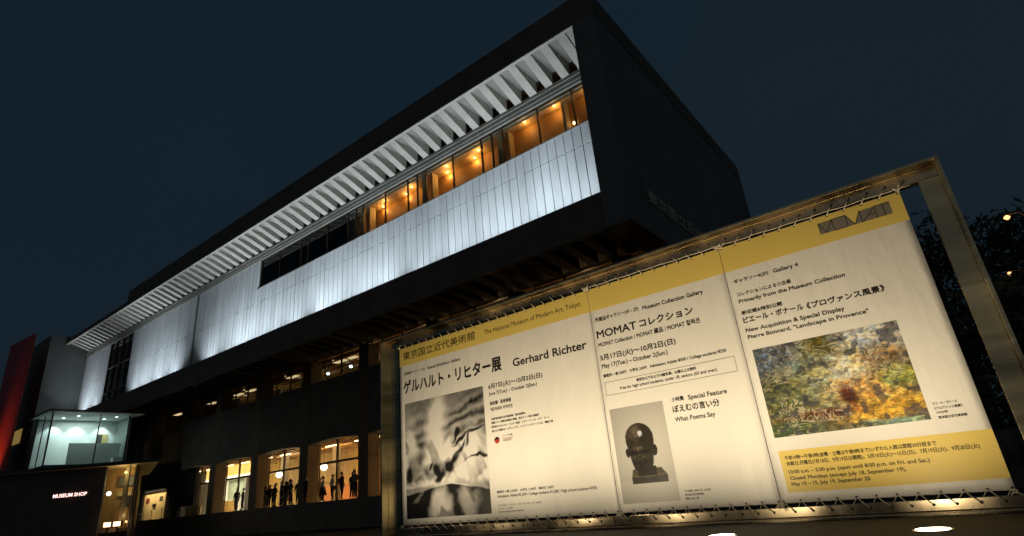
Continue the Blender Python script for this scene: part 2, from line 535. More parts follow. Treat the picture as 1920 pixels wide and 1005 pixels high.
# columns, parapet, ground floor, second floor
colx = [-32.2 + 6.86 * n for n in range(-7, 4)]
for cx_ in colx:
    if cx_ < -72: continue
    b = MB()
    n_ = 7
    zlow = 0.318 if cx_ > -55 else 5.45
    b.box(cx_, cx_ + 1.05, YC, YG - 0.003, zlow, 10.4)
    for j in range(n_):                                        # board-marked face
        y = YC + 0.06 + j * 0.128
        b.box(cx_ + 1.05, cx_ + 1.062, y, y + 0.104, zlow + 0.012, 10.39)
    P(b, 'column', M['col'])
for a in colx[:-1]:
    if a < -65: continue
    x0, x1 = a + 1.066, a + 6.86 - 0.003
    # arched head over each bay plus the tall parapet above it
    b = MB()
    top = [(x0 + (x1 - x0) * j / 12, 8.72) for j in range(13)]
    low = [(x0 + (x1 - x0) * j / 12, 4.24 + 0.17 * sin(pi * j / 12)) for j in range(13)]
    for j in range(12):
        q4 = (low[j], low[j + 1], top[j + 1], top[j])
        b.poly([(p_[0], YC + 0.02, p_[1]) for p_ in q4])
        b.poly([(p_[0], 25.55, p_[1]) for p_ in reversed(q4)])
        b.poly([(low[j + 1][0], YC + 0.02, low[j + 1][1]), (low[j][0], YC + 0.02, low[j][1]), (low[j][0], 25.55, low[j][1]), (low[j + 1][0], 25.55, low[j + 1][1])])
        b.poly([(top[j][0], YC + 0.02, 8.72), (top[j + 1][0], YC + 0.02, 8.72), (top[j + 1][0], 25.55, 8.72), (top[j][0], 25.55, 8.72)])
    P(b, 'parapet', M['dark_conc'])
    # ground floor glazing
    mid = (x0 + x1) / 2 - 0.75
    zt = 4.62
    b = MB()
    t = 0.05
    b.box(x0 + 0.002, x0 + t, YG, YG + 0.1, 0.32, zt)
    b.box(x1 - t, x1 - 0.002, YG, YG + 0.1, 0.32, zt)
    b.box(mid - 0.07, mid + 0.07, YG, YG + 0.12, 0.32, zt)
    b.box(x0 + t + 0.001, mid - 0.071, YG + 0.003, YG + 0.1, 2.83, 2.99)
    b.box(mid + 0.071, x1 - t - 0.001, YG + 0.003, YG + 0.1, 2.83, 2.99)
    w_ = P(b, 'window', M['bronze'])
    gb = MB()
    gb.box(x0 + t, mid - 0.071, YG + 0.045, YG + 0.055, 0.34, 2.82); gb.box(mid + 0.071, x1 - t, YG + 0.045, YG + 0.055, 0.34, 2.82)
    gb.box(x0 + t, mid - 0.071, YG + 0.045, YG + 0.055, 3.0, zt); gb.box(mid + 0.071, x1 - t, YG + 0.045, YG + 0.055, 3.0, zt)
    gb.build('pane', M['glass'], w_)
    # second floor glazing
    b = MB()
    b.box(mid - 0.06, mid + 0.06, YG + 0.2, YG + 0.3, 8.3, 10.9)
    b.box(x0 + 0.002, x0 + 0.06, YG + 0.2, YG + 0.3, 8.3, 10.9)
    b.box(x1 - 0.06, x1 - 0.002, YG + 0.2, YG + 0.3, 8.3, 10.9)
    b.box(x0 + 0.05, x1 - 0.05, YG + 0.21, YG + 0.29, 10.85, 10.92)
    b.box(x0 + 0.05, x1 - 0.05, YG + 0.21, YG + 0.29, 8.26, 8.34)
    w_ = P(b, 'window', M['bronze'])
    gb = MB().box(x0 + 0.06, mid - 0.061, YG + 0.24, YG + 0.25, 8.3, 10.9)
    gb.box(mid + 0.061, x1 - 0.061, YG + 0.24, YG + 0.25, 8.3, 10.9)
    gb.build('pane', M['glass'], w_)
# lobby inside
b = MB().box(-70, -8.8, YG + 0.3, 40, 0.317, 0.325)
P(b, 'lobby_floor', M['floor'])
b = MB().box(-70, -8.8, YG - 0.09, 40, 4.80, 8.25)
P(b, 'lobby_ceiling', M['ceil_wood'])
for j in range(8):
    y = 26.75 + j * 0.85
    b = MB().box(-70, -8.8, y, y + 0.16, 4.62, 4.797)
    P(b, 'ceiling_beam', M['beam_wood'])
b = MB()
x = -58.0
while x < -9:
    b.box(x, x + 0.40, 33.0, 33.06 + 0.03 * rnd.random(), 1.75, 4.79)
    x += 0.43
P(b, 'slat_wall', M['wood'])
b = MB().box(-58.1, -9, 33.12, 33.4, 0.33, 4.79)
P(b, 'lobby_wall', M['wood'])
b = MB().box(-47.4, -9, 32.6, 32.99, 0.33, 1.72)
P(b, 'lobby_dado', M['orange'])
b = MB()
for cxx in (-41.7, -34.6, -49.4):
    b.box(cxx, cxx + 0.5, 29.4, 29.9, 0.33, 4.60)
P(b, 'lobby_post', M['col'])
# left bays of the lobby: white wall, pale screen, counter
b = MB().box(-70, -58.3, 32.0, 32.3, 0.33, 4.79)
P(b, 'lobby_white_wall', M['white'])
b = MB().box(-62.6, -53.6, 29.0, 29.2, 3.28, 3.60)
P(b, 'white_lintel', M['white'])
b = MB().box(-62.6, -53.6, 29.02, 29.18, 3.603, 4.60)
P(b, 'lintel_panel', M['wood'])
b = MB().box(-58.4, -55.4, 29.3, 29.36, 1.42, 3.20)
P(b, 'screen', mat('screen_green', (0.42, 0.52, 0.44), 0.4))
b = MB().box(-58.4, -56.7, 28.6, 29.2, 0.33, 1.33)
P(b, 'counter', M['wood'])
b = MB().box(-54.0, -53.7, 28.7, 29.0, 0.33, 3.27)
P(b, 'lobby_post', M['grey'])
for cxx in colx:
    if cxx < -67 or cxx > -14: continue
    for (dx, y) in ((1.9, 27.6), (4.4, 27.6), (2.2, 30.2), (4.9, 30.2)):
        d = MB().lathe((cxx + dx, y, 4.797), [(0.13, 0.0), (0.13, -0.02), (0.10, -0.03)], 14)
        d.build('downlight', M['warm_disc'], bld)
    for (dx, y) in ((1.6, 29.0), (4.6, 29.0)):
        d = MB().box(cxx + dx - 0.8, cxx + dx + 0.8, y, y + 0.12, 4.56, 4.617)
        d.build('strip_lamp', M['warm_disc'], bld)
    c_ = WARM if cxx > -46 else (1.0, 0.82, 0.55)
    lamp('AREA', (cxx + 3.6, 28.8, 4.52), 560, c_, bld, target=(cxx + 3.6, 29.6, 0), size=4.5, size_y=3.0, angle=115, name='lobby_light')
    lamp('POINT', (cxx + 3.6, 30.4, 3.2), 170, c_, bld, size=0.3, name='lobby_light')
# second floor interior
b = MB().box(-70, -8.8, YG + 0.35, 34, 10.93, 10.945)
P(b, 'upper_ceiling', M['ceil_wood'])
for j in range(6):
    y = 26.6 + j * 0.95
    b = MB().box(-70, -8.8, y, y + 0.3, 10.72, 10.928)
    P(b, 'ceiling_beam', M['beam_wood'])
b = MB().box(-70, -8.8, 31, 31.2, 8.3, 10.9)
P(b, 'upper_wall', M['wood'])
b = MB()
for (x0, x1, y) in ((-43.9, -41.2, 27.6), (-56.6, -54.4, 27.6)):
    b.box(x0, x1, y, y + 0.1, 8.3, 10.5)
P(b, 'dark_screen', M['black'])
b = MB().box(-51.5, -47.4, 27.8, 27.9, 8.3, 10.25)
P(b, 'pale_screen', M['white'])
for (rx, yy, r_) in ((-1.39, 27.3, 0.72), (-1.325, 27.5, 0.5), (-1.64, 27.3, 0.72), (-1.90, 27.2, 0.64), (-1.965, 27.5, 0.66), (-2.17, 27.3, 0.62), (-2.45, 27.3, 0.62), (-1.15, 27.3, 0.7)):
    d = MB().lathe((rx * yy, yy, 10.90), [(r_ * 0.2, 0.02), (r_, -0.10), (r_, -0.15), (r_ * 0.92, -0.16)], 20)
    d.build('saucer_lamp', M['saucer'], bld)
for (rx, yy) in ((-1.34, 28.9), (-1.45, 28.9), (-1.222, 28.9)):
    d = MB().lathe((rx * yy, yy, 10.70), [(0.12, 0.02), (0.14, -0.05), (0.08, -0.12)], 12)
    d.build('spot_lamp', M['cool_disc'] if rx > -1.5 else M['warm_disc'], bld)
for cxx in colx:
    if cxx < -65 or cxx > -14: continue
    near = cxx > -40
    lamp('POINT', (cxx + 3.6, 28.0, 9.6), 36 if near else 20, WARM if near else (0.95, 0.85, 0.5), bld, size=0.2, name='upper_floor_light')

# dark closed wall, low lit window and double doors at the left end of the ground floor
b = MB()
b.box(-70, -67.6, 25.2, 25.5, 0.318, 5.4)
b.box(-62.2, -56.4, 25.2, 25.5, 1.15, 5.4)
b.box(-62.2, -59.4, 25.2, 25.5, 0.318, 1.147)
b.box(-67.597, -62.203, 25.2, 25.5, 2.86, 5.4)
P(b, 'end_wall', mat('matt_black', (0.016, 0.017, 0.019), 0.8))
b = MB().box(-59.3, -56.4, 25.35, 25.36, 0.34, 1.13)
P(b, 'low_window', M['glass'])
b = MB().box(-59.39, -56.41, 25.9, 26.0, 0.34, 1.14)
P(b, 'low_window_blind', M['cream'])
for sx, x0, x1 in ((0, -67.55, -64.95), (1, -64.85, -62.25)):
    b = MB().box(x0, x1, 25.36, 25.42, 0.34, 2.84)
    d = P(b, 'door', M['cream'])
    hx = x1 - 0.12 if sx == 0 else x0 + 0.12
    MB().box(hx - 0.14, hx + 0.14, 25.27, 25.357, 1.5, 1.76).build('handle', M['bronze'], d)
    if sx == 0:
        mb = MB()
        mb.prism_y([((x0 + x1) / 2 - 0.35 + 0.42 * cos(t * pi / 12), 2.12 + 0.27 * sin(t * pi / 12)) for t in range(24)], 25.33, 25.357)
        mb.build('round_notice', mat('notice_maroon', (0.16, 0.03, 0.02), 0.5), d)
    else:
        MB().box(-63.9, -63.2, 25.33, 25.357, 1.98, 2.36).build('square_window', M['black'], d)
lamp('AREA', (-64.9, 24.75, 3.3), 75, (1.0, 0.76, 0.40), bld, target=(-64.9, 25.36, 1.2), size=4.6, size_y=0.12, angle=100, name='door_fill_light')  # unseen strip of light added to brighten the doors
lamp('POINT', (-57.6, 26.6, 2.2), 12, WARM, bld, size=0.2, name='lobby_light')

# back and inner masses so that no light leaks through
b = MB()
b.box(XL, XR - 0.01, 40.01, 45.9, -1.4, 10.9)
b.box(XL, XRI, 29.3, 45.9, 10.96, 22.3)
b.box(-8.795, -8.66, YC + 0.1, 40, 0.318, 10.39)
b.box(XL, -70.01, 25.6, 40, 0.318, 10.9)
P(b, 'rear_block', M['black'])

# ---------------------------------------------------------------- lettering
_fc = {}


def font_mesh(body, offset=0.0, res=3):
    c = bpy.data.curves.new('type', 'FONT')
    c.body = body; c.size = 1.0; c.offset = offset; c.resolution_u = res
    o = bpy.data.objects.new('type', c); COL.objects.link(o)
    dg = bpy.context.evaluated_depsgraph_get(); dg.update()
    me = bpy.data.meshes.new_from_object(o.evaluated_get(dg))
    bpy.data.objects.remove(o); bpy.data.curves.remove(c)
    return me


def bounds(me):
    a = np.array([v.co[:] for v in me.vertices])
    return a.min(0), a.max(0)


CAP = bounds(font_mesh('H'))
CJK = bounds(font_mesh('国'))


def lettering(body, x0, x1, z, h, y, parent, m, cjk=False, offset=0.012, name='lettering'):
    "print one line of type on the plane y, from x0 to x1 on baseline z, capitals (or kanji) h tall"
    me = font_mesh(body, 0.0)
    lo, hi = bounds(me)
    ref = CJK if cjk else CAP
    sx = (x1 - x0) / (hi[0] - lo[0])
    sy = h / (ref[1][1] - ref[0][1])
    sy = min(max(sy, sx * 0.78), sx * 1.35)
    zb = ref[0][1] if cjk else 0.0
    og = ORG[parent]
    offset *= 1.45
    if offset > 0.003:                                   # heavier weight: a few overprints, each a hair apart
        bm = bmesh.new(); bm.from_mesh(me)
        base = list(bm.faces)
        for j, (dx, dy) in enumerate(((offset, offset * 0.5), (-offset, -offset * 0.5), (-offset * 0.5, offset), (offset * 0.5, -offset))):
            d = bmesh.ops.duplicate(bm, geom=base)
            for e in d['geom']:
                if isinstance(e, bmesh.types.BMVert):
                    e.co.x += dx; e.co.y += dy; e.co.z = (j + 1) * 1.0
        bm.to_mesh(me); bm.free()
    for v in me.vertices:
        X, Y_ = v.co[0], v.co[1]
        v.co = (x0 + (X - lo[0]) * sx - og[0], y - v.co[2] * 0.00003 - og[1], z + (Y_ - zb) * sy - og[2])
    me.materials.clear(); me.materials.append(m)
    me.name = name
    o = bpy.data.objects.new(name, me)
    return link(o, parent)


# raised characters on the dark side wall of the museum
me = font_mesh('東京国立近代美術館', 0.02)
lo, hi = bounds(me)
s = 11.1 / (hi[0] - lo[0])
og = ORG[bld]
for v in me.vertices:
    v.co = (XR + 0.05 - og[0], 23.38 + (v.co[0] - lo[0]) * s - og[1], 12.12 + (v.co[1] - lo[1]) * s * 0.64 - og[2])
me.materials.clear(); me.materials.append(mat('dull_brass', (0.62, 0.58, 0.46), 0.5))
link(bpy.data.objects.new('wall_lettering', me), bld)

# ---------------------------------------------------------------- annex block and red slab at the far left
ax = thing('annex_block', (-94, 30, -1.5), 'plain grey rendered block closing the far left end of the museum', 'building')
MB().box(-101, XL - 0.01, 19.4, 44, -1.5, 23.3).build('wall', [M['grey']], ax)
MB().box(-93.9, -91.0, 19.3, 19.39, 10.6, 12.3).build('window', M['window_lit'], ax)
lamp('SPOT', (-84.2, 22.3, 11.8), 60, COOL, ax, target=(-87, 21.3, 17.5), size=0.3, angle=110, blend=0.9, name='end_wall_light')

rs = thing('red_sculpture', (-86, 17, -1.5), 'tall red painted steel slab lit orange near its foot', 'sculpture')
MB().hexa([(-92, 16.6, -1.5), (-81.75, 16.6, -1.5), (-81.75, 16.8, -1.5), (-92, 16.8, -1.5),
           (-92, 16.6, 22.6), (-81.75, 16.6, 21.8), (-81.75, 16.8, 21.8), (-92, 16.8, 22.6)]).build('slab', M['red'], rs, bevel=0.03)
lamp('SPOT', (-87.5, 13.2, 3.5), 2900, (1.0, 0.45, 0.16), rs, target=(-86.0, 16.6, 8.2), size=0.2, angle=58, blend=1.0, name='sculpture_light')

# ---------------------------------------------------------------- glass pavilion on the shop roof
GS = 0.83
pv = thing('glass_pavilion', (-72, 20, 5.2), 'glass pavilion with thin flat roof, lit cool white, on top of the shop', 'pavilion')
MB().box(-75.0, -68.35, 16.3, 24.66, 10.98, 11.12).build('roof', M['dark_metal'], pv)
MB().box(-74.96, -68.4, 16.34, 24.6, 10.93, 10.977).build('ceiling', M['white'], pv)
MB().box(-74.4, -69.3, 16.9, 23.9, 5.45, 6.05).build('floor', M['grey'], pv)
MB().box(-74.35, -74.21, 16.97, 24.0, 6.053, 10.927).build('back_wall', M['white'], pv)
MB().box(-74.15, -70.5, 23.95, 24.1, 6.053, 10.927).build('end_wall', mat('dim_green_wall', (0.20, 0.25, 0.24), 0.5), pv)
MB().box(-74.18, -74.13, 22.3, 23.3, 6.1, 9.55).build('doorway', M['tan'], pv)
MB().box(-74.12, -74.08, 22.3, 22.75, 6.1, 9.5).build('doorway_shade', M['black'], pv)
MB().box(-71.6, -71.5, 19.2, 23.8, 6.053, 8.30).build('counter', mat('pale_counter', (0.48, 0.54, 0.53), 0.5), pv)
MB().box(-71.3, -70.6, 23.0, 23.85, 6.053, 6.75).build('desk', M['white'], pv)
for (x0, x1, y0, y1) in ((-69.56, -69.44, 16.84, 16.96), (-69.54, -69.46, 20.85, 20.95), (-69.56, -69.44, 23.5, 23.62), (-74.2, -74.1, 16.84, 16.96), (-71.9, -71.83, 16.86, 16.94)):
    MB().box(x0, x1, y0, y1, 6.053, 10.927).build('mullion', M['dark_metal'], pv)
MB().box(-69.72, -69.6, 16.87, 16.95, 6.053, 10.927).build('corner_post', mat('pale_post', (0.6, 0.62, 0.62), 0.4), pv)
gw = MB()
gw.box(-69.505, -69.495, 16.97, 20.84, 6.06, 10.92); gw.box(-69.505, -69.495, 20.96, 23.49, 6.06, 10.92)
gw.box(-74.09, -71.91, 16.895, 16.905, 6.06, 10.92); gw.box(-71.82, -69.73, 16.895, 16.905, 6.06, 10.92)
gw.build('glass_wall', M['glass_green'], pv)
for (x, y) in ((-72.6, 18.6), (-70.9, 19.4), (-72.6, 22.2), (-70.9, 22.8)):
    MB().lathe((x, y, 10.926), [(0.13, 0.0), (0.13, -0.02), (0.09, -0.03)], 14).build('downlight', M['cool_disc'], pv)
for y in (18.3, 20.3, 22.6):
    lamp('SPOT', (-73.5, y, 10.85), 260, (0.80, 0.97, 0.93), pv, target=(-73.9, y, 6), size=0.08, angle=95, blend=0.5, name='pavilion_light')
lamp('AREA', (-71.6, 20.4, 10.8), 190, (0.86, 0.97, 0.94), pv, target=(-71.6, 20.4, 0), size=4, size_y=3.4, name='pavilion_light')

# ---------------------------------------------------------------- museum shop under it
GS = 0.85
BP = np.array((-57.8, 22.5)); U = np.array((-0.711, -0.703)); N = np.array((-0.703, 0.711))


def sp(u, n, z=None):
    p_ = BP + U * u + N * n
    return (p_[0], p_[1]) if z is None else (p_[0], p_[1], z)


shop = thing('museum_shop', (-66, 20, -1.5), 'low dark shop with diagonal front, overhanging roof slab and lit glass corner', 'shop')
cano = [sp(26, 0), sp(0, 0), (-60.2, 24.6), (-75.5, 24.6), sp(26, 9)]
cano = [sp(26, 0)] + [sp(0, 0)] + [(-73.0, 27.6), (-86.0, 27.6)]
MB().prism(cano, 5.15, 5.42).build('roof_slab', M['dark_metal'], shop)
ins = [sp(25.9, 0.06), sp(0.12, 0.06), (-73.0, 27.5), (-85.9, 27.5)]
MB().prism(ins, 5.10, 5.147).build('soffit', M['cream'], shop)


def slab_uv(u0, u1, n0, n1, z0, z1):
    return MB().prism([sp(u1, n0), sp(u0, n0), sp(u0, n1), sp(u1, n1)], z0, z1)


slab_uv(4.7, 26, 0.75, 1.0, -1.5, 5.097).build('shop_wall', M['black'], shop)
slab_uv(2.35, 4.69, 0.80, 0.81, -0.1, 5.097).build('glass_wall', M['glass'], shop)
slab_uv(2.28, 2.34, 0.78, 0.86, -0.1, 5.097).build('glass_edge', mat('glass_edge', (0.30, 0.33, 0.22), 0.3), shop)
slab_uv(3.05, 3.35, 1.3, 1.6, -0.1, 5.097).build('pillar', M['cream'], shop)
slab_uv(3.2, 7.0, 3.7, 3.9, -0.1, 5.097).build('inner_wall', M['wood'], shop)
MB().prism([sp(2.27, 0.87), sp(2.10, 0.87), (-75.6, 27.85), (-75.8, 27.7)], -1.4, 5.097).build('side_wall', M['black'], shop)
slab_uv(3.4, 4.5, 2.6, 3.0, -0.1, 1.6).build('display_shelf', M['beam_wood'], shop)
slab_uv(3.3, 4.8, 3.4, 3.6, 2.6, 2.95).build('lit_shelf', M['cream'], shop)
slab_uv(3.2, 4.8, 3.3, 3.5, 3.5, 4.3).build('grey_panel', M['grey'], shop)
slab_uv(3.45, 4.2, 2.9, 3.2, 1.6, 2.4).build('dark_display', M['black'], shop)
slab_uv(3.2, 7.0, 1.1, 3.69, -0.4, -0.1).build('shop_floor', M['floor'], shop)
MB().lathe(sp(4.80, 1.9, 2.85), [(0.04, -0.19), (0.14, -0.14), (0.2, 0), (0.14, 0.14), (0.04, 0.19)], 16).build('round_lamp', M['globe'], shop)
lamp('POINT', sp(3.6, 2.2, 3.9), 70, WARM, shop, size=0.2, name='shop_light')
lamp('POINT', sp(3.0, 2.0, 0.9), 26, WARM, shop, size=0.2, name='shop_light')

ss = thing('shop_sign', sp(8.0, 0.7, 2.9), 'small glowing sign reading MUSEUM SHOP on the dark shop wall', 'sign')
me = font_mesh('MUSEUM SHOP', 0.02)
lo, hi = bounds(me)
u0, u1 = 8.72, 6.0
sx = abs(u1 - u0) / (hi[0] - lo[0])
og = ORG[ss]
for v in me.vertices:
    t = (v.co[0] - lo[0]) * sx
    p_ = sp(u0 - t, 0.70, 2.84 + v.co[1] * 0.30 / (hi[1] - lo[1]))
    v.co = (p_[0] * GS - og[0], p_[1] * GS - og[1], p_[2] * GS - og[2])
me.materials.clear(); me.materials.append(M['sign_glow'])
link(bpy.data.objects.new('lettering', me), ss)
slab_uv(5.9, 8.8, 0.72, 0.745, 2.76, 2.79).build('backing', M['dark_metal'], ss)
lamp('POINT', sp(7.4, 0.5, 2.95), 1.6, (1.0, 0.25, 0.2), ss, size=0.1, name='sign_halo_light')  # added red point lamp imitating the halo round the letters

# floodlights on the ground before the lit glass
for (u, n, lab) in ((3.45, -0.2, 'left of two glowing floodlights on the ground before the shop glass'),
                    (2.68, -0.2, 'right of two glowing floodlights on the ground before the shop glass')):
    x, y = sp(u, n)
    fl = thing('floodlight', (x, y, -0.15), lab, 'floodlight', 'floodlights before the shop')
    slab_uv(u - 0.33, u + 0.33, n, n + 0.25, 0.0, 0.46).build('housing', M['dark_metal'], fl)
    slab_uv(u - 0.28, u + 0.28, n - 0.03, n - 0.003, 0.05, 0.41).build('lens', M['flood'], fl)
    slab_uv(u - 0.05, u + 0.05, n + 0.05, n + 0.15, -0.9, 0.0).build('bracket', M['dark_metal'], fl)
    lamp('POINT', sp(u, n + 0.5, 0.35), 14, (1.0, 0.55, 0.25), fl, size=0.1, name='floodlight_light')
lamp('POINT', sp(3.2, 0.6, 4.5), 28, WARM, shop, size=0.15, name='soffit_light')

GS = 1.0
# ---------------------------------------------------------------- hanging globe lamps in the lobby
for (x, y, z, lab) in ((-39.33, 27.0, 2.79, 'white globe lamp hanging above the row of spaced-out standing people'),
                       (-45.54, 27.0, 2.78, 'white globe lamp hanging above the dense huddle of people')):
    gl = thing('globe_lamp', (x, y, z), lab, 'lamp', 'globe lamps hanging in the lobby')
    MB().lathe((x, y, z), [(0.26 * sin(pi * (j + 0.3) / 12.6), -0.26 * cos(pi * (j + 0.3) / 12.6)) for j in range(13)], 20).build('globe', M['globe'], gl)
    MB().tube([(x, y, z + 0.25), (x, y, 4.8)], 0.012, 5).build('cable', M['dark_metal'], gl)
    lamp('POINT', (x, y - 0.5, z), 12, (1, 0.85, 0.6), gl, size=0.25, name='globe_light')

# ---------------------------------------------------------------- people on the terrace
SKIN = mat('skin', (0.42, 0.26, 0.17), 0.6)
HAIR = mat('black_hair', (0.012, 0.010, 0.009), 0.5)
SHOE = mat('white_shoe', (0.6, 0.57, 0.5), 0.6)
SHOE_D = mat('dark_shoe', (0.03, 0.03, 0.03), 0.6)
CLOTH = {
    'white': mat('white_shirt', (0.62, 0.60, 0.55), 0.85), 'black': mat('black_cloth', (0.015, 0.015, 0.018), 0.9),
    'navy': mat('navy_cloth', (0.02, 0.028, 0.05), 0.9), 'maroon': mat('maroon_cloth', (0.13, 0.035, 0.03), 0.9),
    'grey': mat('grey_cloth', (0.13, 0.13, 0.125), 0.9), 'beige': mat('beige_cloth', (0.36, 0.29, 0.19), 0.9),
    'olive': mat('olive_cloth', (0.08, 0.08, 0.045), 0.9)}


def person(x, y, z, h, rot, top, bottom, pose, label, shoes=SHOE_D, longhair=False, bag=None, skirt=False):
    po = thing('person', (x, y, z), label, 'person', 'visitors on the museum terrace')
    V = []; E_ = []; rad = []

    def vt(p_, r_, prev=None):
        kk = 1.22 if p_[2] < 1.45 and (r_ if not isinstance(r_, tuple) else r_[0]) > 0.035 else 1.08
        V.append(p_); rad.append(tuple(kk * c for c in r_) if isinstance(r_, tuple) else (kk * r_, kk * r_))
        if prev is not None: E_.append((prev, len(V) - 1))
        return len(V) - 1
    pel = vt((0, 0, 0.95), (0.155, 0.115))
    wa = vt((0, 0, 1.10), (0.135, 0.10), pel)
    ch = vt((0, -0.01, 1.28), (0.165, 0.115), wa)
    nk0 = vt((0, 0.0, 1.42), (0.10, 0.085), ch)
    nk = vt((0, -0.01, 1.50), 0.055, nk0)
    h0 = vt((0, -0.025, 1.57), (0.066, 0.078), nk)
    h1 = vt((0, -0.02, 1.655), (0.078, 0.095), h0)
    vt((0, -0.01, 1.72), (0.055, 0.065), h1)
    st = 0.05 if pose != 'walk' else 0.20
    for sd in (-1, 1):
        f_ = sd * st
        hip = vt((sd * 0.09, 0, 0.86), 0.095, pel)
        kn = vt((sd * 0.105, -0.03 + f_ * -0.5, 0.49), 0.062, hip)
        an = vt((sd * 0.115, f_ * -1 + 0.02, 0.09), 0.042, kn)
        vt((sd * 0.13, f_ * -1 - 0.13, 0.035), (0.042, 0.03), an)
        sh = vt((sd * 0.18, 0, 1.39), 0.062, nk0)
        if pose == 'phone':
            el = vt((sd * 0.24, -0.04, 1.12), 0.046, sh); wr = vt((sd * 0.09, -0.27, 1.20), 0.032, el); hd = (sd * -0.03, -0.06, 0.03)
        elif pose == 'fold':
            el = vt((sd * 0.25, -0.03, 1.13), 0.046, sh); wr = vt((sd * -0.02, -0.20, 1.14 + sd * 0.03), 0.032, el); hd = (sd * -0.08, -0.01, 0)
        elif pose == 'bagarm' and sd == 1:
            el = vt((0.25, 0.02, 1.13), 0.046, sh); wr = vt((0.13, -0.20, 1.27), 0.032, el); hd = (-0.06, -0.04, 0.05)
        else:
            sw = -f_ * 0.6
            el = vt((sd * 0.24, 0.02 + sw * -0.4, 1.13), 0.046, sh); wr = vt((sd * 0.25, -0.05 + sw * -1, 0.90), 0.032, el); hd = (0, -0.02, -0.09)
        W_ = np.array(V[wr]); hd = np.array(hd)
        pm = vt(tuple(W_ + hd * 0.8), (0.036, 0.022), wr)
        side = np.cross(hd / np.linalg.norm(hd), (0.0, 1.0, 0.3)); side /= np.linalg.norm(side)
        for j, ln in enumerate((0.85, 1.0, 0.95, 0.7)):
            vt(tuple(W_ + hd * (0.8 + ln) + side * (j - 1.5) * 0.02 + np.array((0, -0.012 * j, 0))), 0.009, pm)
        vt(tuple(W_ + hd * 0.9 - side * 0.055), 0.010, pm)
    me = bpy.data.meshes.new('body'); me.from_pydata(V, E_, [])
    ob = bpy.data.objects.new('body', me); COL.objects.link(ob)
    md = ob.modifiers.new('skin', 'SKIN'); md.use_smooth_shade = True
    for i_, r_ in enumerate(rad):
        me.skin_vertices[0].data[i_].radius = r_
    me.skin_vertices[0].data[0].use_root = True
    sb = ob.modifiers.new('sub', 'SUBSURF'); sb.levels = 1; sb.render_levels = 1
    dg = bpy.context.evaluated_depsgraph_get(); dg.update()
    m2 = bpy.data.meshes.new_from_object(ob.evaluated_get(dg))
    bpy.data.objects.remove(ob); bpy.data.meshes.remove(me)
    s_ = h / 1.76
    for m_ in (CLOTH[top], CLOTH[bottom], SKIN, shoes): m2.materials.append(m_)
    for p_ in m2.polygons:
        c = p_.center
        p_.use_smooth = True
        if c.z > 1.465: k_ = 2
        elif c.z < 0.075: k_ = 3
        elif c.z < 0.95 and abs(c.x) < 0.2: k_ = 1
        elif (abs(c.x) > 0.2 and c.z < 1.05): k_ = 2
        elif pose in ('phone', 'fold', 'bagarm') and c.y < -0.165 and c.z > 1.0: k_ = 2
        else: k_ = 0
        p_.material_index = k_
    rm = Matrix.Rotation(rot, 4, 'Z') @ Matrix.Scale(s_, 4)
    m2.transform(rm)
    bo = bpy.data.objects.new('body', m2); link(bo, po)

    def part(mb, name, m_):
        o = mb.build(name, m_, None); COL.objects.unlink(o)
        o.data.transform(rm); COL.objects.link(o); o.parent = po; o.location = (0, 0, 0)
        return o
    hm = MB().lathe((0, 0.005, 1.675), [(0.01, 0.11), (0.06, 0.095), (0.092, 0.04), (0.098, -0.02), (0.085, -0.07)][::-1], 12)
    if longhair:
        hm.tube([(0, 0.05, 1.70), (0, 0.075, 1.56), (0, 0.08, 1.42)], [0.075, 0.085, 0.05], 8)
    hm.v = [(a, b_ + 0.03 if c > 1.6 else b_, c) for a, b_, c in hm.v]
    part(hm, 'hair', HAIR)
    part(MB().tube([(0, -0.105, 1.645), (0, -0.128, 1.622), (0, -0.108, 1.612)], [0.008, 0.014, 0.008], 6), 'nose', SKIN)
    if skirt:
        part(MB().lathe((0, 0, 0), [(0.30, 0.42), (0.22, 0.75), (0.165, 1.02)], 16), 'skirt', CLOTH[bottom])
    if bag:
        part(MB().box(-0.16, 0.16, 0.12, 0.24, 0.98, 1.34) if bag == 'pack' else MB().box(0.17, 0.27, -0.16, 0.16, 0.72, 0.98), 'bag', CLOTH['maroon' if bag == 'pack' else 'black'])
    return po


ZT = 0.316
person(-38.25, 26.0, 0.326, 1.62, 0.3, 'beige', 'black', 'stand', 'person in a beige top half hidden by the pier left of the spaced-out row')
person(-36.6, 25.1, ZT, 1.68, 2.6, 'white', 'black', 'bagarm', 'person in a white shirt and wide black shorts holding one arm bent', SHOE, skirt=True)
person(-35.65, 25.2, ZT, 1.70, -0.2, 'white', 'black', 'fold', 'person in a white top with folded arms, beside the window mullion', SHOE, bag='side')
person(-34.45, 25.1, ZT, 1.78, 2.9, 'maroon', 'black', 'stand', 'tall person in a dark maroon top standing before the slatted wall', SHOE, bag='pack')
person(-33.4, 25.2, ZT, 1.66, 1.2, 'black', 'navy', 'walk', 'person in black stepping towards the pier at the right of the row', SHOE)
person(-32.85, 24.95, ZT, 1.80, 1.5, 'grey', 'navy', 'phone', 'person in a grey jacket looking at a phone, rightmost of the row', SHOE)
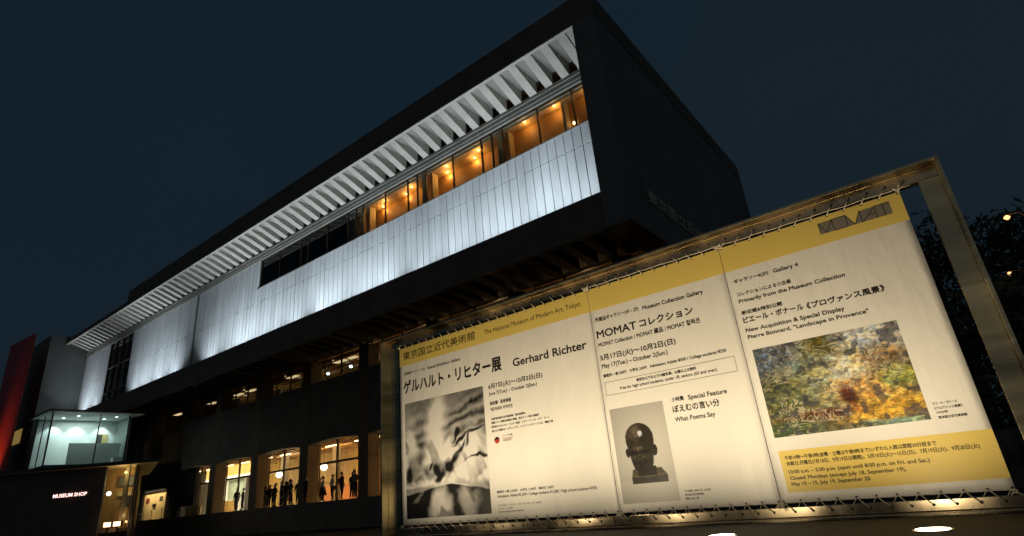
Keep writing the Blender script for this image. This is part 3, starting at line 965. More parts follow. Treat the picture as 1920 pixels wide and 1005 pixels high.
for (x, y, h, r_, t_, b_, ps, lab, lh) in (
        (-43.75, 25.2, 1.62, 0.4, 'black', 'black', 'stand', 'person in black leftmost of the huddle, at the pier edge', True),
        (-43.3, 25.35, 1.60, 1.0, 'navy', 'black', 'phone', 'person in navy behind the leftmost of the huddle, bent over a phone', False),
        (-42.75, 25.1, 1.66, -0.5, 'black', 'navy', 'fold', 'person in black with folded arms under the globe lamp in the huddle', False),
        (-42.25, 25.35, 1.55, 2.0, 'white', 'black', 'stand', 'short person in a white top in the middle of the huddle', True),
        (-41.75, 25.05, 1.72, 2.9, 'navy', 'navy', 'stand', 'person in navy seen from behind in the middle of the huddle', False),
        (-41.3, 25.3, 1.64, 0.8, 'black', 'beige', 'phone', 'person in black top and beige trousers in the huddle', True),
        (-40.85, 25.15, 1.76, 1.8, 'grey', 'beige', 'walk', 'tall person in a grey top near the right end of the huddle', False),
        (-40.1, 25.4, 1.70, 1.1, 'olive', 'black', 'stand', 'person in an olive top at the back right of the huddle', False),
        (-42.0, 25.55, 1.74, 0.2, 'grey', 'navy', 'stand', 'person in a grey top at the back of the huddle behind the mullion', False),
        (-44.1, 25.1, 1.58, 2.2, 'olive', 'navy', 'fold', 'short person in olive half hidden by the pier left of the huddle', True),
        (-41.05, 24.95, 1.69, -0.8, 'black', 'black', 'phone', 'person in black looking at a phone at the front of the huddle', True),
        (-40.45, 25.0, 1.78, 2.4, 'black', 'black', 'bagarm', 'tall person in black closing the right end of the huddle', False)):
    person(x, y, ZT, h, r_, t_, b_, ps, lab, SHOE if r_ > 1.5 else SHOE_D, longhair=lh)
person(-37.95, 24.35 + 0.25, ZT, 1.80, 3.0, 'black', 'black', 'stand', 'person all in black standing against the pier right of the huddle', SHOE_D)
person(-48.6, 25.15, ZT, 1.70, 0.6, 'black', 'grey', 'stand', 'person with long hair and black top before the pale screen', SHOE, longhair=True)
person(-47.5, 25.1, ZT, 1.66, -0.6, 'navy', 'navy', 'phone', 'person in navy facing the long-haired one beside the pale screen', SHOE_D)

# rope barrier in front of the huddle and before the doors
def rope_barrier(posts, lab):
    t = thing('rope_barrier', (posts[0][0], posts[0][1], ZT), lab, 'rope barrier')
    for (x, y) in posts:
        MB().lathe((x, y, ZT), [(0.15, 0.003), (0.15, 0.02), (0.025, 0.04), (0.025, 0.9), (0.04, 0.93), (0.02, 0.96)], 10).build('post', M['bronze'], t)
    for a, c in zip(posts[:-1], posts[1:]):
        pts = []
        for j in range(11):
            k_ = j / 10
            pts.append((a[0] + (c[0] - a[0]) * k_, a[1] + (c[1] - a[1]) * k_, ZT + 0.88 - 0.30 * sin(pi * k_)))
        MB().tube(pts, 0.016, 6).build('rope', M['cord'], t)


rope_barrier([(-43.5, 24.75), (-42.1, 24.75), (-40.6, 24.75)], 'rope on low posts strung before the huddle of people')
rope_barrier([(-67.4, 24.6), (-65.2, 24.6), (-63.4, 24.6), (-61.2, 24.6)], 'rope on low posts strung before the cream double doors')

# ---------------------------------------------------------------- spiky plant at the lower left
pt = thing('spiky_plant', (-31.0, 7.0, -1.5), 'spiky pale-leaved plant at the lower left corner before the dark shop', 'plant')
mb = MB()
cx_, cy_ = -31.0, 7.0
for k in range(46):
    a = rnd.uniform(0, 2 * pi); el = rnd.uniform(0.35, 1.35); L = rnd.uniform(1.0, 1.7)
    d = Vector((cos(a) * cos(el), sin(a) * cos(el), sin(el))); s_ = Vector((-sin(a), cos(a), 0)) * 0.05
    b0 = Vector((cx_, cy_, -1.0)); p1 = b0 + d * L * 0.55; p2 = b0 + d * L + Vector((0, 0, -0.15 * L))
    mb.poly([b0 - s_ * 0.6, b0 + s_ * 0.6, p1 + s_, p1 - s_]); mb.poly([p1 - s_, p1 + s_, p2])
mb.build('leaves', mat('spiky_leaf', (0.14, 0.15, 0.08), 0.5, var=0.3, scale=3), pt)
MB().lathe((cx_, cy_, -1.5), [(0.22, 0.0), (0.28, 0.5), (0.25, 0.52)], 14).build('pot', M['granite'], pt)

# ---------------------------------------------------------------- trees and street lamps at the right
def tree(x, y, h, w, lab, seed, n=9500):
    r_ = random.Random(seed)
    t = thing('tree', (x, y, -1.5), lab, 'tree', 'dark trees behind the notice board')
    tr = MB()
    tr.tube([(x, y, -1.5), (x + 0.1, y, h * 0.3), (x - 0.1, y + 0.1, h * 0.62), (x, y, h * 0.85)], [0.38, 0.28, 0.17, 0.05], 8)
    tips = []
    for k in range(11):
        a = r_.uniform(0, 2 * pi); z0 = h * r_.uniform(0.25, 0.6); L = w * r_.uniform(0.45, 0.85)
        e = Vector((x + cos(a) * L, y + sin(a) * L, z0 + h * r_.uniform(0.08, 0.3)))
        tr.tube([(x, y, z0), tuple((Vector((x, y, z0)) + e) / 2 + Vector((0, 0, 0.3))), tuple(e)], [0.12, 0.08, 0.02], 5)
        tips.append(e)
    tr.build('trunk', M['bark'], t)
    tips += [Vector((x, y, h * 0.9)), Vector((x + w * 0.2, y, h * 0.78)), Vector((x - w * 0.25, y, h * 0.74))]
    cr = MB()
    for k in range(n):
        c = r_.choice(tips); rr = w * 0.36
        p_ = c + Vector((max(-1.7, min(1.7, r_.gauss(0, 1))) * rr * 0.6, max(-1.7, min(1.7, r_.gauss(0, 1))) * rr * 0.6, max(-1.6, min(1.6, r_.gauss(0, 1))) * rr * 0.5))
        s_ = r_.choice((0.10, 0.15, 0.22, 0.30)) * r_.uniform(0.8, 1.2)
        a = Vector((r_.gauss(0, 1), r_.gauss(0, 1), r_.gauss(0, 1))).normalized(); b_ = a.orthogonal().normalized()
        cr.poly([p_ - a * s_, p_ + b_ * s_ * 0.5, p_ + a * s_, p_ - b_ * s_ * 0.5])
    cr.build('crown', M['leaf'], t)


tree(1.5, 42, 13.0, 5.5, 'dark tree rising right behind the top of the frame corner', 11)
tree(8.4, 40, 11.4, 5.0, 'dark bushy tree at the right edge below the brighter street lamp', 12)
tree(-4.5, 46, 13.5, 5.0, 'dark tree between the museum side wall and the board', 13)
tree(5.0, 30, 6.6, 4.2, 'small dark tree seen through the gap beside the rightmost banner', 14, 5000)
tree(14.5, 48, 14.0, 5.5, 'tall dark tree farthest to the right', 15)
hd = thing('hedge', (4, 25, -1.5), 'dark clipped hedge seen low in the gap beside the rightmost banner', 'hedge')
hb = MB(); rh = random.Random(5)
for k in range(5200):
    p_ = Vector((rh.uniform(-1.5, 11), 25 + rh.gauss(0, 0.4), rh.uniform(-1.45, 1.9 + 0.35 * sin(k)) ))
    s_ = rh.uniform(0.12, 0.26)
    a = Vector((rh.gauss(0, 1), rh.gauss(0, 1), rh.gauss(0, 1))).normalized(); b_ = a.orthogonal().normalized()
    hb.poly([p_ - a * s_, p_ + b_ * s_ * 0.5, p_ + a * s_, p_ - b_ * s_ * 0.5])
hb.build('foliage', M['leaf'], hd)
hb = MB()
for k in range(14):
    x = -1.2 + k * 0.9
    hb.tube([(x, 25, -1.5), (x + rh.uniform(-.2, .2), 25, 0.3), (x + rh.uniform(-.4, .4), 25, 1.4)], [0.05, 0.035, 0.01], 5)
hb.build('stems', M['bark'], hd)
for (px, py, Y, lab) in ((1888, 408, 28, 'orange street lamp glowing higher, above the dark trees at right'),
                         (1893, 513, 38, 'dimmer orange street lamp glowing lower among the dark trees')):
    p_ = at(px, py, Y)
    t = thing('street_lamp', (p_[0], p_[1], -1.5), lab, 'street lamp', 'street lamps among the trees')
    MB().tube([(p_[0] + 0.6, p_[1], -1.5), (p_[0] + 0.6, p_[1], p_[2] - 0.2), (p_[0] + 0.4, p_[1], p_[2] + 0.12), (p_[0], p_[1], p_[2] + 0.12)], [0.09, 0.06, 0.05, 0.05], 8).build('pole', M['dark_metal'], t)
    big = Y < 30
    MB().lathe((p_[0], p_[1], p_[2]), [(0.04, -0.08), (0.11 if big else 0.08, 0.0), (0.07, 0.06), (0.03, 0.09)], 12).build('lamp_head', M['street'], t)
    lamp('POINT', (p_[0], p_[1], p_[2] - 0.3), 5 if big else 2, (1, 0.5, 0.25), t, size=0.1, name='street_light')

# ---------------------------------------------------------------- the notice board
YS = 3.1
k1 = lambda v: v * YS
SX0, SX1, SZ0, SZ1 = k1(-1.1305), k1(0.0305), k1(-0.0612), k1(0.3745)
YP = YS + 0.010                    # face of the frame plate
fx0, fx1 = k1(-1.185), k1(0.0845)
fz0, fz1 = k1(-0.0815), k1(0.400)
nb = thing('notice_board', (-1.7, 3.15, -1.5), 'wide brushed steel frame holding three laced exhibition banners', 'notice board')
# flat plates with a rim that stands 6 cm forward
ix0, ix1, iz0, iz1 = k1(-1.156), k1(0.0575), k1(-0.0672), k1(0.3812)
MB().box(fx0, fx1, YP, YP + 0.05, iz1, fz1).build('top_rail', M['steel'], nb, bevel=0.002)
MB().box(fx0, fx1, YP, YP + 0.05, fz0, iz0).build('bottom_rail', M['steel'], nb, bevel=0.002)
MB().box(fx0, ix0, YP, YP + 0.05, iz0 + 0.002, iz1 - 0.002).build('post', M['steel_v'], nb, bevel=0.002)
MB().box(ix1, fx1, YP, YP + 0.05, iz0 + 0.002, iz1 - 0.002).build('post', M['steel_v'], nb, bevel=0.002)
RW, YR = 0.016, YP - 0.062
MB().box(fx0 - RW, fx1 + RW, YR, YP + 0.05, fz1 + 0.002, fz1 + 0.018).build('top_rim', M['steel'], nb, bevel=0.003)
MB().box(fx0 - RW, fx1 + RW, YR, YP + 0.05, fz0 - 0.018, fz0 - 0.002).build('bottom_rim', M['steel'], nb, bevel=0.003)
MB().box(fx0 - RW, fx0 - 0.001, YR, YP + 0.05, fz0 - 0.001, fz1 + 0.001).build('side_rim', M['steel_v'], nb, bevel=0.003)
MB().box(fx1 + 0.001, fx1 + RW, YR, YP + 0.05, fz0 - 0.001, fz1 + 0.001).build('side_rim', M['steel_v'], nb, bevel=0.003)
for x in (fx0 + 0.04, (fx0 + fx1) / 2, fx1 - 0.05):
    MB().box(x - 0.03, x + 0.03, YP + 0.06, YP + 0.12, -1.5, fz1 - 0.02).build('leg', M['dark_metal'], nb)
ST = 0.0262 * YS
hz_t, hz_b = k1(0.3888), k1(-0.0736)
nh = int((SX1 - SX0) / ST)
HOLES = []

pl = thing('plinth', (-1.6, 2.6, -1.5), 'low dark granite plinth in front of the notice board', 'plinth')
ZP = -0.237
MB().box(-4.3, 0.55, 1.9, 2.92, -1.5, ZP - 0.02).build('block', M['granite'], pl, bevel=0.01)
for i, X1 in enumerate((-0.072, -0.36, -0.648, -0.936, -1.224)):
    yl = 2.45
    x = X1 * yl
    lab = ['recessed round uplight lowest at the right end of the plinth', 'recessed round uplight under the banner with the bronze head',
           'recessed round uplight under the big black-ink title banner, nearer its seam', 'recessed round uplight under the middle of the grey photograph', 'recessed round uplight at the left end of the plinth beside the frame post'][i]
    u_ = thing('uplight', (x, yl, ZP - 0.02), lab, 'uplight', 'uplights recessed in the plinth')
    MB().lathe((x, yl, ZP - 0.0195), [(0.060, 0.0), (0.060, 0.002), (0.054, 0.003)], 28).build('bezel', M['steel'], u_)
    MB().lathe((x, yl, ZP - 0.0162), [(0.050, 0.0), (0.050, 0.001), (0.04, 0.002)], 28).build('lens', M['lens'], u_)
    lamp('SPOT', (x, yl, ZP + 0.03), 31, (1.0, 0.815, 0.53), u_, target=(x, YS, 1.25), size=0.05, angle=150, blend=1.0, name='uplight_light')

# ---------------------------------------------------------------- banners
seams = (SX0, k1(-0.5395), k1(-0.2562), SX1)
blabs = ('wide laced banner with the black-and-white picture and red round emblem, left end of the board',
         'narrow laced middle banner with the bronze head picture',
         'laced banner with the colourful landscape and yellow opening-hours box')
ban = []
for i in range(3):
    x0, x1 = seams[i] + 0.0015, seams[i + 1] - 0.0015
    t = thing('banner', ((x0 + x1) / 2, YS, SZ0), blabs[i], 'banner', 'banners laced into the steel frame')
    mb = MB()
    nxx, nzz = int((x1 - x0) / 0.03), 44
    gv = {}
    ph = rnd.uniform(0, 6)

    def yoff(x, z):
        e = min((SZ1 - z), (z - SZ0))
        return 0.003 * math.exp(-e / 0.05) * (1 + sin(2 * pi * (x - SX0) / ST))
    for a in range(nxx + 1):
        for c in range(nzz + 1):
            x = x0 + (x1 - x0) * a / nxx; z = SZ0 + (SZ1 - SZ0) * c / nzz
            gv[a, c] = len(mb.v)
            zz_ = z
            if c in (0, nzz):
                zz_ = z + (0.0018 if c == 0 else -0.0018) * (1 - cos(2 * pi * (x - SX0) / ST)) / 2
            mb.v.append((x, YS + yoff(x, z) * 0.6, zz_))
    for a in range(nxx):
        for c in range(nzz):
            mb.face([gv[a, c], gv[a + 1, c], gv[a + 1, c + 1], gv[a, c + 1]], True)
    o = mb.build('sheet', M['sheet'], t)
    sd = o.modifiers.new('thick', 'SOLIDIFY'); sd.thickness = 0.0012; sd.offset = -1.0
    # yellow band
    zb = k1(0.3255)
    MB().box(x0, x1, YS - 0.0004, YS - 0.0002, zb, SZ1 - 0.003).build('yellow_band', M['yellow'], t)
    ban.append(t)
Y_INK = YS - 0.0009


def T(i, org, sc, p0, p1, cap, body, m='ink', cjk=False, off=0.012):
    "one printed line: end points of its baseline and its cap height as read in an enlargement of the photograph"
    f = lambda p_: at(org[0] + p_[0] * sc, org[1] + p_[1] * sc, YS)
    a, c = f(p0), f(p1)
    mid = ((p0[0] + p1[0]) / 2, (p0[1] + p1[1]) / 2)
    h = f((mid[0], mid[1] - cap))[2] - f(mid)[2]
    lettering(body, a[0], c[0], (a[2] + c[2]) / 2, h, Y_INK, ban[i], M[m], cjk, off)


za, zb_, zc, zd = ((700, 560), .199), ((880, 620), .219), ((740, 720), .2837), ((900, 860), .14426)
ze, zf, zg, zh = ((1100, 520), .2389), ((1130, 710), .2387), ((1360, 460), .189), ((1450, 790), .2448)
zi, zj, zk = ((700, 540), .4628), ((1350, 280), .4179), ((1350, 590), .413)
T(0, *za, (283, 582), (960, 388), 74, '東京国立近代美術館', 'ink', True, 0.004)
T(0, *zi, (450, 186), (840, 76), 19, 'The National Museum of Modern Art, Tokyo', 'ink', False, 0.0)
T(0, *za, (288, 727), (485, 674), 26, '企画展ギャラリー(1F)', 'ink_soft', True, 0.01)
T(0, *za, (510, 663), (820, 581), 25, 'Special Exhibition Gallery', 'ink', False, 0.012)
T(0, *zi, (124, 428), (520, 334), 52, 'ゲルハルト・リヒター展', 'ink', True, 0.022)
T(0, *zi, (567, 317), (865, 246), 32, 'Gerhard Richter', 'ink', False, 0.014)
T(0, *zb_, (165, 502), (625, 398), 42, '6月7日(火)～10月2日(日)', 'ink', True, 0.016)
T(0, *zb_, (168, 556), (580, 468), 28, 'June 7(Tue.) – October 2(Sun.)', 'ink', False, 0.012)
T(0, *zb_, (177, 642), (358, 606), 32, '格哈德・里希特展', 'ink', True, 0.016)
T(0, *zb_, (182, 692), (370, 656), 30, '게르하르트 리히터전', 'ink', True, 0.014)
T(0, *zb_, (188, 768), (482, 713), 18, '主催:東京国立近代美術館、朝日新聞社', 'ink', True, 0.018)
T(0, *zb_, (190, 802), (597, 727), 18, '後援:ドイツ連邦共和国大使館、在日ドイツ商工会議所', 'ink', True, 0.018)
T(0, *zb_, (192, 837), (685, 748), 18, '特別協力:ゲルハルト・リヒター財団、ワコウ・ワークス・オブ・アート', 'ink', True, 0.018)
T(0, *zb_, (195, 872), (718, 780), 18, '協力:小川香料ホールディングス、ルフトハンザ カーゴ AG、間組工事', 'ink', True, 0.018)
T(0, *zb_, (290, 906), (370, 896), 13, 'ドイツ年賞', 'ink_grey', True, 0.01)
T(0, *zb_, (290, 926), (375, 916), 13, 'Freundschaft', 'ink_red', False, 0.0)
T(0, *zb_, (290, 946), (362, 940), 13, '日独交流', 'ink_grey', True, 0.01)
T(0, *zd, (222, 452), (958, 384), 34, '観覧料:一般 2,200円　大学生 1,200円　高校生 700円', 'ink', True, 0.014)
T(0, *zd, (228, 507), (1520, 397), 36, 'Admission: Adults ¥2,200 / College students ¥1,200 / High school students ¥700', 'ink', False, 0.012)
T(0, *zd, (238, 620), (800, 580), 18, 'ゲルハルト・リヒター《モーターボート》1965年', 'ink_soft', True, 0.01)
T(0, *zd, (240, 660), (422, 646), 18, 'ゲルハルト・リヒター財団', 'ink_soft', True, 0.01)
T(0, *zd, (242, 702), (572, 679), 18, '© Gerhard Richter 2022 (07062022)', 'ink_soft', False, 0.01)

T(1, *ze, (70, 353), (408, 263), 33, '所蔵品ギャラリー(4F – 2F)', 'ink', True, 0.012)
T(1, *ze, (440, 251), (915, 131), 31, 'Museum Collection Gallery', 'ink', False, 0.016)
T(1, *ze, (85, 482), (393, 402), 58, 'MOMAT', 'ink', False, 0.014)
T(1, *ze, (420, 392), (838, 288), 62, 'コレクション', 'ink', True, 0.020)
T(1, *ze, (95, 547), (888, 353), 31, 'MOMAT Collection / MOMAT 藏品 / MOMAT 컬렉션', 'ink', False, 0.014)
T(1, *ze, (112, 658), (700, 520), 46, '5月17日(火)～10月2日(日)', 'ink', True, 0.018)
T(1, *ze, (122, 713), (638, 604), 33, 'May 17(Tue.) – October 2(Sun.)', 'ink', False, 0.014)
T(1, *ze, (135, 788), (472, 718), 24, '観覧料:一般 500円　大学生 250円', 'ink', True, 0.018)
T(1, *ze, (498, 708), (1098, 585), 24, 'Admission: Adults ¥500 / College students ¥250', 'ink', False, 0.016)
T(1, *ze, (393, 817), (862, 725), 24, '高校生以下および18歳未満、65歳以上は無料', 'ink', True, 0.018)
T(1, *ze, (265, 880), (1030, 735), 24, 'Free for high school students, under 18, seniors (65 and over).', 'ink', False, 0.012)
T(1, *zf, (545, 184), (640, 168), 34, '小特集', 'ink', True, 0.016)
T(1, *zf, (675, 162), (978, 115), 36, 'Special Feature', 'ink', False, 0.014)
T(1, *zf, (556, 268), (922, 212), 54, 'ぽえむの言い分', 'ink', True, 0.018)
T(1, *zf, (572, 337), (888, 295), 36, 'What Poems Say', 'ink', False, 0.012)
T(1, *zf, (645, 892), (850, 878), 16, '戸川敬吾《詩人M》1920年', 'ink_soft', True, 0.014)
T(1, *zf, (650, 922), (795, 910), 16, '東京国立近代美術館', 'ink_soft', True, 0.014)
T(1, *zf, (655, 952), (757, 943), 16, '撮影:大谷一郎', 'ink_soft', True, 0.014)

T(2, *zg, (90, 382), (428, 290), 38, 'ギャラリー4(2F)', 'ink', True, 0.018)
T(2, *zg, (480, 272), (725, 208), 38, 'Gallery 4', 'ink', False, 0.014)
T(2, *zg, (122, 508), (652, 376), 38, 'コレクションによる小企画', 'ink', True, 0.016)
T(2, *zg, (140, 577), (1190, 307), 38, 'Primarily from the Museum Collection', 'ink', False, 0.016)
T(2, *zg, (168, 692), (565, 597), 38, '新収蔵&特別公開', 'ink', True, 0.018)
T(2, *zg, (187, 778), (780, 636), 62, 'ピエール・ボナール', 'ink', True, 0.020)
T(2, *zg, (815, 632), (1588, 450), 62, '《プロヴァンス風景》', 'ink', True, 0.020)
T(2, *zg, (210, 866), (1185, 641), 40, 'New Acquisition & Special Display', 'ink', False, 0.016)
T(2, *zg, (230, 932), (1425, 665), 38, 'Pierre Bonnard, "Landscape in Provence"', 'ink', False, 0.016)
T(2, *zk, (968, 411), (1078, 396), 12, 'ピエール・ボナール', 'ink', True, 0.02)
T(2, *zk, (975, 431), (1102, 417), 12, '《プロヴァンス風景》', 'ink', True, 0.02)
T(2, *zk, (985, 451), (1037, 444), 12, '1932年', 'ink', True, 0.02)
T(2, *zk, (993, 471), (1125, 459), 12, '東京国立近代美術館', 'ink', True, 0.02)
T(2, *zh, (92, 296), (1253, 183), 32, '午前10時～午後5時(金曜・土曜は午後8時まで)いずれも入館は閉館30分前まで', 'ink_brown', True, 0.020)
T(2, *zh, (105, 341), (1585, 205), 34, '休館日:月曜日(7月18日、9月19日は開館)、5月10日(火)～15日(日)、7月19日(火)、9月20日(火)', 'ink_brown', True, 0.020)
T(2, *zh, (122, 402), (1200, 308), 28, '10:00 a.m. – 5:00 p.m. (open until 8:00 p.m. on Fri. and Sat.)', 'ink_brown', False, 0.018)
T(2, *zh, (132, 448), (1020, 380), 28, 'Closed: Mondays (except July 18, September 19),', 'ink_brown', False, 0.018)
T(2, *zh, (145, 495), (745, 450), 28, 'May 10 – 15, July 19, September 20', 'ink_brown', False, 0.018)


def quad_px(org, sc, pts):
    p_ = [at(org[0] + x * sc, org[1] + y * sc, YS) for x, y in pts]
    xs = [(p_[0][0] + p_[3][0]) / 2, (p_[1][0] + p_[2][0]) / 2]
    zs = [(p_[2][2] + p_[3][2]) / 2, (p_[0][2] + p_[1][2]) / 2]
    return xs[0], xs[1], zs[0], zs[1]


# yellow opening-hours box
x0, x1, z0, z1 = quad_px(*zh, [(40, 230), (1690, 55), (1790, 440), (110, 543)])
MB().box(x0, SX1 - 0.002, YS - 0.0004, YS - 0.0002, z0, z1).build('hours_box', M['yellow'], ban[2])
# thin outlined box
x0, x1, z0, z1 = quad_px(*ze, [(142, 828), (1160, 617), (1184, 735), (157, 932)])
w = 0.0016
mb = MB()
for bx_ in ((x0, x1, z0, z0 + w), (x0, x1, z1 - w, z1), (x0, x0 + w, z0 + w, z1 - w), (x1 - w, x1, z0 + w, z1 - w)):
    mb.box(bx_[0], bx_[1], Y_INK - 0.0003, Y_INK + 0.0003, bx_[2], bx_[3])
mb.build('outline', M['ink_soft'], ban[1])
# round red emblem with its dark brim
c_ = at(880 + 238 * .219, 620 + 938 * .219, YS); r_ = 0.0215
mb = MB(); mb.prism_y([(c_[0] + r_ * cos(j * pi / 14), c_[2] + r_ * sin(j * pi / 14)) for j in range(28)], Y_INK, Y_INK + 0.0004)
mb.build('emblem_disc', M['ink_red'], ban[0])
mb = MB()
mb.prism_y([(c_[0] + a * r_, c_[2] + b_ * r_) for a, b_ in ((-1.35, 0.05), (-0.6, 0.15), (0.3, 0.25), (1.2, 0.30), (1.25, 0.42), (0.75, 0.50), (0.35, 0.98), (-0.25, 1.0), (-0.75, 0.62), (-1.1, 0.35))], Y_INK - 0.0006, Y_INK - 0.0002)
mb.build('emblem_brim', M['ink'], ban[0])

# the angular line logo in the yellow band
def LP(x, y): return at(1520 + x * 170 / 1920, 370 + y * 170 / 1920, YS)


zl0 = np.mean([LP(*p_)[2] for p_ in ((225, 795), (360, 750), (510, 705), (800, 620), (945, 565), (1110, 520), (1425, 435), (1595, 380), (1750, 330))])
zl1 = np.mean([LP(*p_)[2] for p_ in ((145, 560), (430, 470), (715, 385), (1020, 295), (1335, 200), (1650, 95))])
lx = lambda x, y: LP(x, y)[0]
A = [lx(145, 560), lx(225, 795)]
xa = np.mean(A)
pts = dict(m0=xa, mv=lx(360, 750), m1=(lx(430, 470) + lx(510, 705)) / 2, o1=(lx(715, 385) + lx(800, 620)) / 2, v2=lx(945, 565),
           m2=lx(1020, 295), a0=lx(1110, 520), ap=lx(1335, 200), a1=lx(1425, 435), tt=(lx(1500, 150) + lx(1595, 380)) / 2, e=(lx(1650, 95) + lx(1750, 330)) / 2)
mb = MB()
q = lambda L: mb.poly([(x, Y_INK + 0.0002, z) for x, z in L])
zt_, zb2 = zl1, zl0
q([(pts['m0'], zb2), (pts['o1'], zb2), (pts['o1'], zt_), (pts['m0'], zt_)])
q([(pts['o1'], zb2), (pts['v2'], zb2), (pts['o1'], zt_)])
q([(pts['v2'], zb2), (pts['a0'], zb2), (pts['m2'], zt_)])
q([(pts['a0'], zb2), (pts['e'], zb2), (pts['e'], zt_), (pts['m2'], zt_)])
mb.build('logo_fill', M['ink_grey'], ban[2])
mb = MB()


def ln(a, c, w_=0.0030):
    a = np.array(a); c = np.array(c); d = c - a; d = d / np.linalg.norm(d); n_ = np.array((-d[1], d[0])) * w_ / 2
    mb.poly([(p_[0], Y_INK - 0.0003, p_[1]) for p_ in (a - n_, c - n_, c + n_, a + n_)])


pm = pts
ln((pm['m0'], zb2), (pm['m0'], zt_)); ln((pm['m0'], zt_), (pm['mv'], zb2)); ln((pm['mv'], zb2), (pm['m1'] - 0.002, zt_))
ln((pm['m1'], zb2), (pm['m1'], zt_)); ln((pm['m1'], zt_), (pm['o1'], zt_)); ln((pm['m1'], zb2), (pm['o1'], zb2)); ln((pm['o1'], zb2), (pm['o1'], zt_))
ln((pm['o1'], zt_), (pm['v2'], zb2)); ln((pm['v2'], zb2), (pm['m2'], zt_)); ln((pm['m2'], zt_), (pm['a0'] - 0.002, zb2)); ln((pm['a0'], zb2), (pm['ap'], zt_))
ln((pm['ap'], zt_), (pm['a1'], zb2)); ln(((pm['a0'] + pm['ap']) / 2, (zb2 + zt_) / 2 - 0.004), (pm['ap'] * 0.5 + pm['a1'] * 0.5, (zb2 + zt_) / 2 - 0.004))
ln((pm['ap'], zt_), (pm['e'], zt_)); ln((pm['tt'], zb2), (pm['tt'], zt_))
mb.build('logo_lines', M['ink'], ban[2])


# printed pictures: generic stand-ins shaded per vertex on a fine grid
def vnoise(seed):
    rg = np.random.RandomState(seed); tab = rg.rand(64, 64)

    def f(x, y):
        x = np.asarray(x); y = np.asarray(y)
        xi = np.floor(x).astype(int); yi = np.floor(y).astype(int); fx = x - xi; fy = y - yi
        fx = fx * fx * (3 - 2 * fx); fy = fy * fy * (3 - 2 * fy)
        g_ = lambda a, c: tab[a % 64, c % 64]
        return (g_(xi, yi) * (1 - fx) + g_(xi + 1, yi) * fx) * (1 - fy) + (g_(xi, yi + 1) * (1 - fx) + g_(xi + 1, yi + 1) * fx) * fy
    return f


def fbm(seed, x, y, o=4):
    f = vnoise(seed); s_ = 0; a = 0.5
    for k in range(o):
        s_ = s_ + a * f(x * 2 ** k + k * 7.3, y * 2 ** k + k * 3.1); a /= 2
    return s_ / (1 - 0.5 ** o)


def sstep(a, b_, x): t = np.clip((x - a) / (b_ - a), 0, 1); return t * t * (3 - 2 * t)


def picture(i, rect, nx_, nz_, fn, name):
    x0, x1, z0, z1 = rect
    gx, gz = np.meshgrid(np.linspace(0, 1, nx_ + 1), np.linspace(0, 1, nz_ + 1))
    rgb = np.clip(fn(gx, gz), 0, 1).reshape(-1, 3)
    mb = MB()
    mb.v = [(x0 + (x1 - x0) * a, Y_INK, z0 + (z1 - z0) * c) for a, c in zip(gx.ravel(), gz.ravel())]
    W_ = nx_ + 1
    for c in range(nz_):
        for a in range(nx_):
            mb.face([c * W_ + a, c * W_ + a + 1, (c + 1) * W_ + a + 1, (c + 1) * W_ + a])
    m_ = bpy.data.materials.new(name + '_print'); m_.use_nodes = True
    nt = m_.node_tree; at_ = nt.nodes.new('ShaderNodeVertexColor'); at_.layer_name = 'print'
    nt.links.new(at_.outputs[0], nt.nodes['Principled BSDF'].inputs['Base Color'])
    nt.nodes['Principled BSDF'].inputs['Roughness'].default_value = 0.42
    nt.nodes['Principled BSDF'].inputs['Specular IOR Level'].default_value = 0.35
    o = mb.build(name, m_, ban[i])
    ca = o.data.color_attributes.new('print', 'FLOAT_COLOR', 'POINT')
    ca.data.foreach_set('color', np.concatenate([rgb, np.ones((len(rgb), 1))], 1).astype(np.float32).ravel())
    return o


def blob(x, y, cx_, cy_, rx, ry, rot=0.0, soft=0.25):
    a = (x - cx_) * cos(rot) + (y - cy_) * sin(rot); b_ = -(x - cx_) * sin(rot) + (y - cy_) * cos(rot)
    d = np.sqrt((a / rx) ** 2 + (b_ / ry) ** 2)
    return 1 - sstep(1 - soft, 1 + soft, d)


